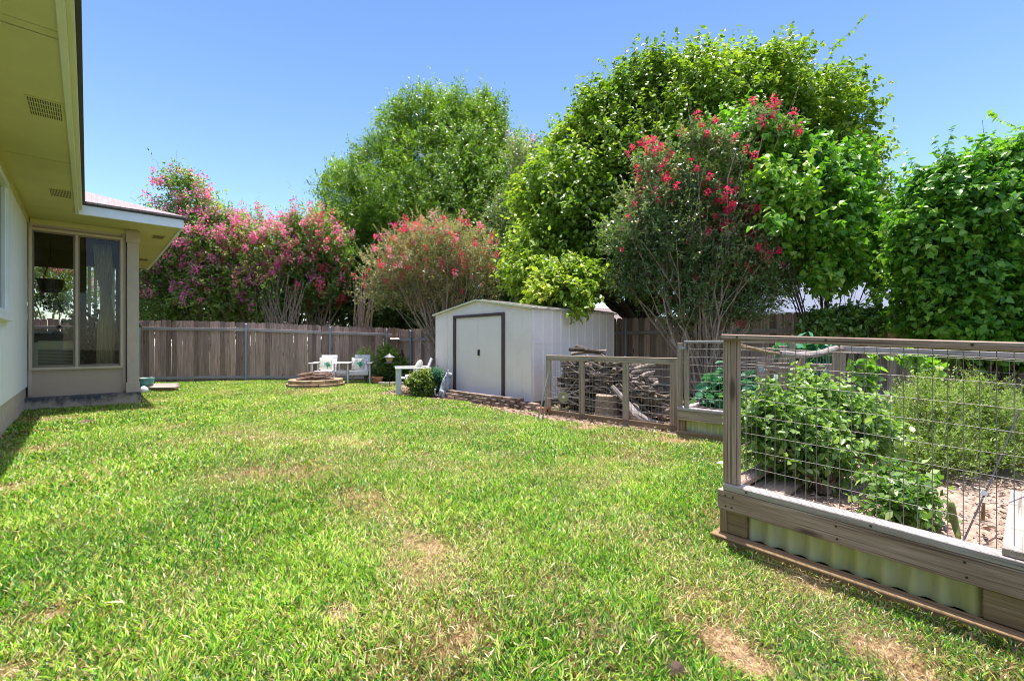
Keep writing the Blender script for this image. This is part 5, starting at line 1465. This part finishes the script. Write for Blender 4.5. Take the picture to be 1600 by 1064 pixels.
# ------------------------------------------------------------------ near bed small things
def bed_things():
    m = MB(); m.bar((BX + .0, -.105, .296), (3.85, -.14, .296), .2, .032, rnd=.6); o = m.build('plank', M['plank'], bevel=.003); tag(o, 'bleached plank laid across the near bed sill', 'plank')
    a = PG(1503, 850, .22); top = PZ(1593, 640, 2.6)
    t = thing('plant_stake', 'thin black stake with a small white tag leaning in the near bed', 'stake', tuple(a))
    m = MB(); m.tube([a, a.lerp(top, .5) + Vector((0, 0, -.02)), top], .004, 8); m.build('rod', M['black'], t)
    c = a.lerp(top, .33); m = MB(); m.box(c + Vector((cs, -sn, 0)) * .0, (.035, .003, .03), Matrix.Rotation(-YAW, 3, 'Z') @ Matrix.Rotation(.5, 3, 'Y')); m.build('tag', M['white'], t)
    # thick curved green stem
    pts = [PZ(1499, 846, 2.1), PZ(1494, 825, 2.14), PZ(1488, 805, 2.15), PZ(1486, 780, 2.15)]
    pts[0].z = max(pts[0].z, .2)
    m = MB(); m.tube(pts, [.012, .014, .017, .014], 10); o = m.build('cactus_stem', mat_simple('olive succulent stem', (.16, .2, .05), .5, .3, 30, .3), smooth=True, sub=1); tag(o, 'thick curved olive green succulent stem rising from the soil', 'plant')
    pts = [PZ(1535, 815, 2.45), PZ(1536, 800, 2.45), PZ(1537, 785, 2.45)]
    m = MB(); m.tube(pts, [.008, .009, .006], 8); o = m.build('seedling_stem', M['timber']); tag(o, 'short dry brown stem beside the white plant tag', 'plant')
    # wood chips on the soil
    N = 6000
    x = BX + .1 + rng.random(N) * 1.9; y = -1.6 + rng.random(N) * 2.6
    pos = np.stack([x, y, .232 - .042 * (BY - y) + rng.random(N) * .012], -1)
    an = rng.random(N) * 6.28
    D_ = np.stack([np.cos(an), np.sin(an), rng.normal(0, .25, N)], -1)
    root = np_ = leaf_mesh('wood_chips', pos, D_, rng.normal(0, .5, (N, 3)) + [0, 0, 1], .022 + .03 * rng.random(N), rng.random(N), 'narrow', mat_leaf('wood chip', [(0, (.12, .08, .06)), (.5, (.36, .26, .2)), (1, (.55, .45, .37))], .8, 0, .2), None)
    tag(root, 'scattered dry wood chips on the soil of the near bed', 'wood chips', kind='stuff')
bed_things()

# leaf litter over the mulch strip
def litter():
    N = 15000
    x = 4.7 + rng.random(N) * 5; y = 1.3 + rng.random(N) * 9
    k = in_poly(x, y, edge + back) | (rng.random(N) < .0)
    x, y = x[k], y[k]; N = len(x); an = rng.random(N) * 6.28
    pos = np.stack([x, y, gz(x, y) + .012 + rng.random(N) * .012], -1)
    o = leaf_mesh('leaf_litter', pos, np.stack([np.cos(an), np.sin(an), rng.normal(0, .3, N)], -1), rng.normal(0, .5, (N, 3)) + [0, 0, 1], .03 + .05 * rng.random(N), rng.random(N), 'oval', mat_leaf('dead leaf', [(0, (.09, .06, .045)), (.5, (.27, .18, .13)), (1, (.45, .34, .25))], .8, .1, .2), None)
    tag(o, 'dry brown leaf litter along the shed and pens', 'leaf litter', kind='stuff')
litter()
def lawn_bits():
    N = 70
    g = []
    for k in range(N):
        px, py = random.uniform(100, 1500), random.uniform(690, 1060); q = PG(px, py); g.append((q.x, q.y, .03 + random.random() * .01))
    g = np.array(g); k = lawn_mask(g[:, 0], g[:, 1]); g = g[k]; N = len(g); an = rng.random(N) * 6.28
    o = leaf_mesh('fallen_straws', g, np.stack([np.cos(an), np.sin(an), rng.normal(0, .15, N)], -1), rng.normal(0, .3, (N, 3)) + [0, 0, 1], .03 + .06 * rng.random(N), rng.random(N), 'blade', mat_leaf('straw', [(0, (.4, .33, .18)), (1, (.7, .62, .4))], .7, .2, .2), None)
    tag(o, 'pale straws lying loose on the lawn', 'straw', kind='stuff')
    c = PG(1056, 1052)
    m = MB(); m.lathe((c.x, c.y, 0), [(.03, 0), (.035, .015), (.02, .032), (.004, .036)], 9, sx=1.2, sy=.8); o = m.build('clod', M['basket']); tag(o, 'small dark clod on the lawn at the bottom edge', 'clod')
lawn_bits()

# ------------------------------------------------------------------ seating group
W = M['white_wood']
def chair_frame(t, x0, arms=(True, True), w=.54, depth=.62):
    """one adirondack style seat, local coords: faces -Y, centred at x0"""
    def B(name, *bars):
        m = MB()
        for b in bars: m.bar(*b)
        return m.build(name, W, t, local=True, bevel=.004)
    hw = w / 2
    # seat slats
    m = MB()
    for k in range(6):
        u = k / 5; y = -.26 + u * .48; z = .37 - u * .09
        m.box((x0, y, z), (w - .02, .085, .02), Matrix.Rotation(-.18, 3, 'X'))
    m.box((x0, -.315, .31), (w - .02, .025, .12)); m.build('seat', W, t, local=True, bevel=.003)
    # back slats, horizontal boards leaning back
    m = MB(); a = R(22)
    for k in range(5):
        u = .04 + k * .105; z = .33 + u * math.cos(a); y = .22 + u * math.sin(a)
        m.box((x0, y, z), (w - .1, .02, .098), Matrix.Rotation(-a, 3, 'X'))
    m.build('backrest', W, t, local=True, bevel=.003)

def twin_chair():
    g = P(537, 13.15, 0); g.z = float(gz(g.x, g.y))
    face = Vector((-.55, -.835, 0)).normalized()
    rz = math.atan2(face.x, -face.y) if False else math.atan2(-face.x, face.y) + math.pi
    t = thing('twin_garden_chair', 'white painted double garden chair joined by a small table', 'garden chair', tuple(g), rz)
    W_ = 1.6; c1 = .47
    for x0 in (-c1, c1): chair_frame(t, x0)
    for x0 in (-c1 - .31, -c1 + .29, c1 - .29, c1 + .31):
        m = MB(); m.bar((x0, -.36, 0), (x0, -.36, .57), .035, .1, up=(0, 1, 0)); m.build('leg', W, t, local=True, bevel=.004)
        m = MB(); m.bar((x0, .34, 0), (x0, .34, .57), .035, .1, up=(0, 1, 0)); m.build('leg', W, t, local=True, bevel=.004)
        m = MB(); m.box((x0, -.02, .595), (.13 if abs(x0) > .5 else .1, .92, .025)); m.build('armrest', W, t, local=True, bevel=.004)
    m = MB(); m.box((0, -.05, .595), (.26, .7, .022)); m.build('table_top', W, t, local=True, bevel=.004)
    m = MB(); m.box((0, -.32, .34), (.28, .025, .1)); m.box((0, -.02, .25), (.26, .55, .02)); m.build('shelf', W, t, local=True, bevel=.004)
    Mx = Matrix.Translation(g) @ Matrix.Rotation(rz, 4, 'Z')
    return Mx, rz
TWIN, TRZ = twin_chair()

def pillow(name, label, Mx, c, tilt, motif, s=.36):
    o_root = thing(name, label, 'cushion', tuple(Mx @ Vector(c)))
    o_root.rotation_euler = (Mx.to_3x3() @ Matrix.Rotation(tilt, 3, 'X')).to_euler()
    n = 13; vs, fs = [], []
    for side in (1, -1):
        for i in range(n):
            for j in range(n):
                u = i / (n - 1) * 2 - 1; v = j / (n - 1) * 2 - 1
                h = .07 * ((1 - u ** 4) * (1 - v ** 4)) ** .6
                k = 1 - .09 * (1 - abs(u * v)) * (abs(u) ** 4 + abs(v) ** 4) * .8
                vs.append((u * s / 2 * k, -side * h, v * s / 2 * k))
    for s_ in (0, 1):
        b_ = s_ * n * n
        for i in range(n - 1):
            for j in range(n - 1):
                f = (b_ + i * n + j, b_ + (i + 1) * n + j, b_ + (i + 1) * n + j + 1, b_ + i * n + j + 1); fs.append(f if s_ == 0 else f[::-1])
    m = MB(); m.add(vs, fs); m.build('cover', M['cushion'], o_root, local=True, smooth=True)
    if motif == 'frond':
        m = MB()
        for k in range(9):
            a = R(-75 + k * 30 + random.uniform(-8, 8)); L = random.uniform(.09, .15)
            vs = [(0.05, -.078, -.04)]; P0 = Vector((.05, -.078, -.04))
            d = Vector((math.cos(a), 0, math.sin(a))); sd = Vector((-d.z, 0, d.x))
            p1 = P0 + d * L * .5 + sd * .022; p2 = P0 + d * L; p3 = P0 + d * L * .5 - sd * .022
            m.add([P0, p1 + Vector((0, .004, 0)), p2 + Vector((0, .022, 0)), p3 + Vector((0, .004, 0))], [(0, 1, 2, 3)])
        m.box((.05, -.078, -.04), (.06, .006, .05)); m.build('leaf_print', M['green_print'], o_root, local=True)
    else:
        for z, col in ((-.03, 'yellow'), (-.10, 'greyblue'), (-.155, 'orange')):
            m = MB()
            n2 = 9; vs = []; fs = []
            for i in range(n2):
                u = i / (n2 - 1) * 1.7 - .85
                for zz in (z - .02, z + .02):
                    v = zz / (s / 2); h = .07 * ((1 - u ** 4) * (1 - v ** 4)) ** .6 + .004
                    vs.append((u * s / 2, -h, zz))
            for i in range(n2 - 1): fs.append((2 * i, 2 * i + 2, 2 * i + 3, 2 * i + 1))
            m.add(vs, fs); m.build('stripe', M[col], o_root, local=True)
M['cushion'] = mat_simple('cream cushion cloth', (.68, .66, .55), .9, .08, 8, .1)
M['green_print'] = mat_simple('green print', (.03, .3, .15), .9, .2, 8, 0)
M['yellow'] = mat_simple('yellow stripe', (.65, .5, .06), .9, .1, 8, 0)
M['greyblue'] = mat_simple('blue grey stripe', (.2, .22, .3), .9, .1, 8, 0)
M['orange'] = mat_simple('coral stripe', (.6, .2, .1), .9, .1, 8, 0)
pillow('cushion', 'cream cushion with a green leaf print on the left seat of the twin chair', TWIN, (-.50, .04, .57), -R(20), 'frond')
pillow('cushion', 'cream cushion with a green leaf print on the right seat of the twin chair', TWIN, (.38, .06, .56), -R(22), 'frond')

def side_chair():
    g = P(646, 10.35, 0)
    face = Vector((-.80, .42, 0)).normalized()
    rz = math.atan2(-face.x, face.y) + math.pi
    t = thing('garden_chair', 'single white garden chair seen side on beside the yellow green bush', 'garden chair', tuple(g), rz)
    chair_frame(t, 0)
    for x0 in (-.34, .34):
        m = MB(); m.bar((x0, -.33, 0), (x0, -.33, .57), .035, .11, up=(0, 1, 0)); m.build('leg', W, t, local=True, bevel=.004)
        m = MB(); m.bar((x0, .3, 0), (x0, .3, .57), .035, .1, up=(0, 1, 0)); m.build('leg', W, t, local=True, bevel=.004)
        m = MB(); m.box((x0, -.02, .595), (.13, .78, .025)); m.build('armrest', W, t, local=True, bevel=.004)
    Mx = Matrix.Translation(g) @ Matrix.Rotation(rz, 4, 'Z')
    pillow('cushion', 'cushion with yellow, grey and coral stripes on the single white chair', Mx, (.05, .1, .60), -R(24), 'stripe', .37)
    # papers / box under the seat
    c = Mx @ Vector((-.1, -.1, .405)); m = MB(); m.box(c, (.2, .16, .04), rz); o = m.build('bowl', M['white'], bevel=.01); tag(o, 'small white dish on the seat of the single chair', 'dish')
side_chair()
def small_white():
    c = TWIN @ Vector((-.05, -.1, .26)); m = MB(); m.lathe(tuple(c), [(.05, 0), (.06, .02), (.075, .14), (.07, .15)], 14); o = m.build('lantern', M['white']); tag(o, 'small white pail on the shelf between the twin seats', 'pail')
    g = P(569, 13.0, 0); c = Vector((g.x, g.y, .34)); c = TWIN @ Vector((.66, -.1, .39)); m = MB(); m.lathe(tuple(c), [(.04, 0), (.055, .14), (.05, .145)], 14); o = m.build('pail', M['white']); tag(o, 'small white cup by the right armrest of the twin chair', 'cup')
small_white()

# fire pit
def fire_pit():
    c = P(494, 12.05, 0)
    t = thing('fire_pit', 'round two course fire pit of tan retaining blocks', 'fire pit', tuple(c))
    for course, (r, n, z, hh) in enumerate(((.72, 12, .045, .11), (.67, 12, .15, .095))):
        for k in range(n):
            a = 2 * math.pi * (k + .5 * course) / n; da = math.pi / n - .012
            vs = []; ri, ro = r - .19, r
            for zz in (z - hh / 2 + .0, z + hh / 2):
                for rr in (ri, ro):
                    for s in (-1, -.33, .33, 1):
                        q = a + s * da; j = random.uniform(-.006, .006); vs.append((c.x + (rr + j) * math.cos(q), c.y + (rr + j) * math.sin(q), zz + random.uniform(-.004, .004)))
            # 0-3 inner low,4-7 outer low,8-11 inner top,12-15 outer top
            fs = [(0, 1, 2, 3, 7, 6, 5, 4), (8, 12, 13, 14, 15, 11, 10, 9)]
            for i in range(3): fs += [(4 + i, 5 + i, 13 + i, 12 + i), (1 + i, i, 8 + i, 9 + i)]
            fs += [(0, 4, 12, 8), (3, 11, 15, 7)]
            m = MB(); m.add(vs, fs); m.build('block', M['block'], t, bevel=.008, seg=1)
    m = MB(); m.lathe((c.x, c.y, .01), [(.52, 0), (.5, .06), (.02, .08)], 20); m.build('ash_bed', mat_simple('ash', (.12, .1, .09), .95, .3, 12, .5), t)
    st = mat_simple('fire wood', (.24, .15, .11), .9, .4, 18, .5, dirt=(.4, .36, .32), dirt_amt=.7, dscale=7)
    for k in range(26):
        a = random.uniform(-.5, .9); L = random.uniform(.35, .75); z = .22 + random.random() * .14 * (1 if k > 10 else .4)
        f = Vector((cs, -sn, 0)) * math.cos(a) + Vector((sn, cs, 0)) * math.sin(a)
        m0 = c + Vector((random.uniform(-.2, .2), random.uniform(-.2, .2), z)); e = f * L / 2 + Vector((0, 0, random.uniform(-.02, .09)))
        m = MB(); m.tube([m0 - e, m0 + Vector((0, 0, .015)), m0 + e], [random.uniform(.014, .03), .022, random.uniform(.01, .022)], 7, noise=.1); o = m.build('firewood_stick', st); tag(o, 'dry grey brown stick heaped on the fire pit', 'stick', 'sticks heaped on the fire pit')
fire_pit()

# bird feeder, birdhouse, plum ornament, terracotta pot, stones
def yard_bits():
    c = P(608.5, 12.2, 0); z = .62
    t = thing('bird_feeder', 'tan bird feeder with grey roof on a thin black pole', 'bird feeder', tuple(c))
    m = MB(); m.tube([c, c + Vector((0, 0, z))], .009, 8); m.build('pole', M['black'], t)
    m = MB(); m.lathe((c.x, c.y, z), [(.13, 0), (.13, .012), (.08, .016)], 16); m.build('tray', M['feeder_roof'], t)
    m = MB(); m.lathe((c.x, c.y, z + .01), [(.07, 0), (.10, .13), (.10, .135)], 14); m.build('body', mat_simple('tan feeder', (.5, .33, .18), .7, .1, 9, 0), t)
    m = MB(); m.lathe((c.x, c.y, z + .14), [(.155, 0), (.15, .012), (.07, .06), (.03, .085), (.012, .11), (.004, .115)], 18); m.build('feeder_roof', M['feeder_roof'], t, smooth=True)
    # birdhouse on fence near corner
    s = t_on(616, FA, FB); dd = (FB - FA).normalized(); n = Vector((dd.y, -dd.x, 0)); p = FA + dd * s + n * .05; z0 = float(gz(p.x, p.y))
    t = thing('birdhouse', 'small brown wooden birdhouse hung high on the fence near the corner', 'birdhouse', (p.x, p.y, z0 + 1.25))
    rz = math.atan2(dd.y, dd.x)
    m = MB(); m.box(p + Vector((0, 0, z0 + 1.6)), (.12, .02, .45), rz); m.build('back_plate', M['timber'], t)
    m = MB(); m.box(p + n * .1 + Vector((0, 0, z0 + 1.37)), (.2, .16, .12), rz); m.build('box', M['post_grey'], t, bevel=.003)
    m = MB(); m.bar(p + n * .02 - dd * .15 + Vector((0, 0, z0 + 1.42)), p + n * .02 + dd * .15 + Vector((0, 0, z0 + 1.42)), .02, .03); m.box(p + n * .12 + Vector((0, 0, z0 + 1.445)), (.30, .26, .02), Matrix.Rotation(rz, 3, 'Z') @ Matrix.Rotation(.22, 3, 'X')); m.build('roof', M['rail'], t)
    # plum ornament
    c = P(628, 13.9, -.1)
    t = thing('plum_ornament', 'tall plum coloured teardrop ornament against the fence behind the feeder', 'garden ornament', tuple(c))
    m = MB(); m.lathe((c.x, c.y, .30), [(.02, 0), (.1, .03), (.15, .16), (.14, .32), (.085, .48), (.045, .56), (.03, .63), (.004, .66)], 18, sy=.6, sx=.9); m.build('body', M['plum'], t, smooth=True)
    m = MB(); m.tube([(c.x, c.y, -.12), (c.x, c.y, .34)], .012, 8); m.build('stand', M['black'], t)
    c = P(590, 12.75, float(gz(5.5, 12))); m = MB(); m.lathe((c.x, c.y, -.04), [(.09, 0), (.14, .2), (.155, .2), (.155, .24), (.13, .24), (.12, .2)], 18); o = m.build('flower_pot', M['terracotta']); tag(o, 'terracotta pot at the foot of the feathery bush', 'flower pot')
    proto = None
    for k, px in enumerate((596, 601, 606, 611, 616, 621, 626)):
        q = P(px, 12.55 - .05 * (k % 2), 0)
        if proto is None:
            m = MB(); m.box((0, 0, .05), (.17, .12, .09)); proto = m.build('edging_stone', M['stone'], local=True, bevel=.02, seg=2); o = proto
        else: o = proto.copy(); COL.objects.link(o)
        o.location = (q.x, q.y, float(gz(q.x, q.y)) - .02); o.rotation_euler = (0, 0, random.uniform(-.8, -.2))
        tag(o, 'pale rough edging stone in front of the feathery bush', 'stone', 'edging stones before the feathery bush')
yard_bits()

# lion statue
def lion():
    c = P(696, 9.55, 0)
    t = thing('lion_statue', 'grey cast stone seated lion by the left shed door post', 'statue', tuple(c))
    u = Vector((cs, -sn, 0)); f = Vector((sn, cs, 0))
    def Q(a, b, z): return u * a + f * b + Vector((0, 0, z))
    pts = [Q(-.06, 0, .15), Q(-.02, 0, .24), Q(.03, 0, .34), Q(.05, 0, .42), Q(.07, -.01, .50), Q(.12, -.03, .485), Q(.155, -.04, .47),   # 0-6 spine to muzzle
           Q(.05, .05, .26), Q(.06, .055, .14), Q(.07, .055, .03), Q(.115, .05, .02),      # 7-10 far fore leg
           Q(.05, -.06, .25), Q(.05, -.07, .14), Q(.055, -.07, .03), Q(.10, -.08, .02),    # 11-14 near fore leg
           Q(-.06, -.09, .13), Q(.01, -.11, .12), Q(-.05, -.11, .04), Q(.02, -.12, .02),   # 15-18 near hind
           Q(-.06, .09, .13), Q(.01, .1, .11), Q(-.05, .1, .03), Q(.02, .11, .02),         # 19-22 far hind
           Q(-.13, 0, .05), Q(-.2, -.02, .06), Q(-.22, -.04, .14), Q(-.2, -.04, .2)]       # 23-26 tail
    rad = [.10, .095, .09, .085, .075, .045, .03, .045, .035, .03, .028, .045, .036, .03, .03, .07, .055, .035, .03, .07, .055, .035, .03, .03, .02, .018, .03]
    ed = [(0, 1), (1, 2), (2, 3), (3, 4), (4, 5), (5, 6), (2, 7), (7, 8), (8, 9), (9, 10), (2, 11), (11, 12), (12, 13), (13, 14), (0, 15), (15, 16), (16, 17), (17, 18), (0, 19), (19, 20), (20, 21), (21, 22), (0, 23), (23, 24), (24, 25), (25, 26)]
    me = bpy.data.meshes.new('body'); me.from_pydata([tuple(p) for p in pts], ed, []); me.materials.append(M['statue'])
    o = bpy.data.objects.new('body', me); COL.objects.link(o); o.parent = t
    s = o.modifiers.new('skin', 'SKIN'); 
    for i, v in enumerate(me.skin_vertices[0].data): v.radius = (rad[i], rad[i]); v.use_root = (i == 0)
    ss = o.modifiers.new('sub', 'SUBSURF'); ss.levels = 2; ss.render_levels = 2
    # mane of locks, ears
    m = MB()
    for k in range(46):
        a = random.uniform(0, 6.28); b = random.uniform(-.9, 1.0)
        d = u * -.35 + (f * math.cos(a) + Vector((0, 0, 1)) * math.sin(a)) * 1.0
        p0 = Q(.045, -.0, .47) + d.normalized() * .05 + Vector((0, 0, -abs(b) * .06)); p1 = p0 + d.normalized() * .055 + Vector((0, 0, -.03))
        m.tube([p0, (p0 + p1) / 2 + Vector((0, 0, .008)), p1], [.022, .018, .006], 6)
    for sd in (-1, 1): m.tube([Q(.06, sd * .05, .55), Q(.055, sd * .062, .585)], [.018, .008], 7)
    m.tube([Q(.145, -.035, .455), Q(.165, -.045, .445)], [.022, .012], 7)
    m.build('mane', M['statue'], t, local=True, smooth=True)
    m = MB(); m.box((0, 0, .005), (.32, .26, .02), -YAW); m.build('plinth', M['statue'], t, local=True, bevel=.004)
lion()

# ------------------------------------------------------------------ neighbours' houses beyond the right fence
def neighbours():
    def hs(name, label, A, B, ze, rise, run, roofmat, depth=8):
        d = (B - A).normalized(); n = Vector((-d.y, d.x, 0)); n = n if n.dot(Vector((sn, cs, 0))) > 0 else -n
        t = thing(name, label, 'house', (A.x, A.y, 0))
        m = MB(); c = (A + B) / 2 + n * (depth / 2 + .4); m.box((c.x, c.y, ze / 2), ((B - A).length - .6, depth, ze - .05), math.atan2(d.y, d.x)); m.build('wall', M['wallfar'], t)
        m = MB(); z = Vector((0, 0, 1))
        P0, P1 = A + z * ze, B + z * ze; P2, P3 = B + n * run + z * (ze + rise), A + n * run + z * (ze + rise); P4, P5 = B + n * 2 * run + z * ze, A + n * 2 * run + z * ze
        th = z * -.12
        m.add([P0, P1, P2, P3, P4, P5, P0 + th, P1 + th, P2 + th, P3 + th, P4 + th, P5 + th], [(0, 1, 2, 3), (3, 2, 4, 5), (6, 9, 8, 7), (9, 11, 10, 8), (0, 6, 7, 1), (1, 7, 8, 2), (2, 8, 10, 4), (0, 3, 9, 6), (3, 5, 11, 9), (5, 4, 10, 11)])
        m.build('roof', roofmat, t)
        m = MB(); m.bar(A - n * .08 + z * (ze - .04), B - n * .08 + z * (ze - .04), .12, .11); m.build('gutter', M['gutter'], t)
    hs('neighbour_house', 'neighbouring house with a pale blue grey roof seen past the red flowered myrtle', P(1150, 20.5, 0), P(1560, 19, 0), 2.5, 3.3, 5.0, M['roof_pale'])
    hs('neighbour_house', 'low building with a pinkish roof seen just right of the shed', P(905, 17.0, 0), P(1055, 17.6, 0), 1.95, .75, 3.0, M['roof_pink'], 5)
neighbours()
print('objects', len(bpy.data.objects), 'verts', sum(len(m.vertices) for m in bpy.data.meshes))
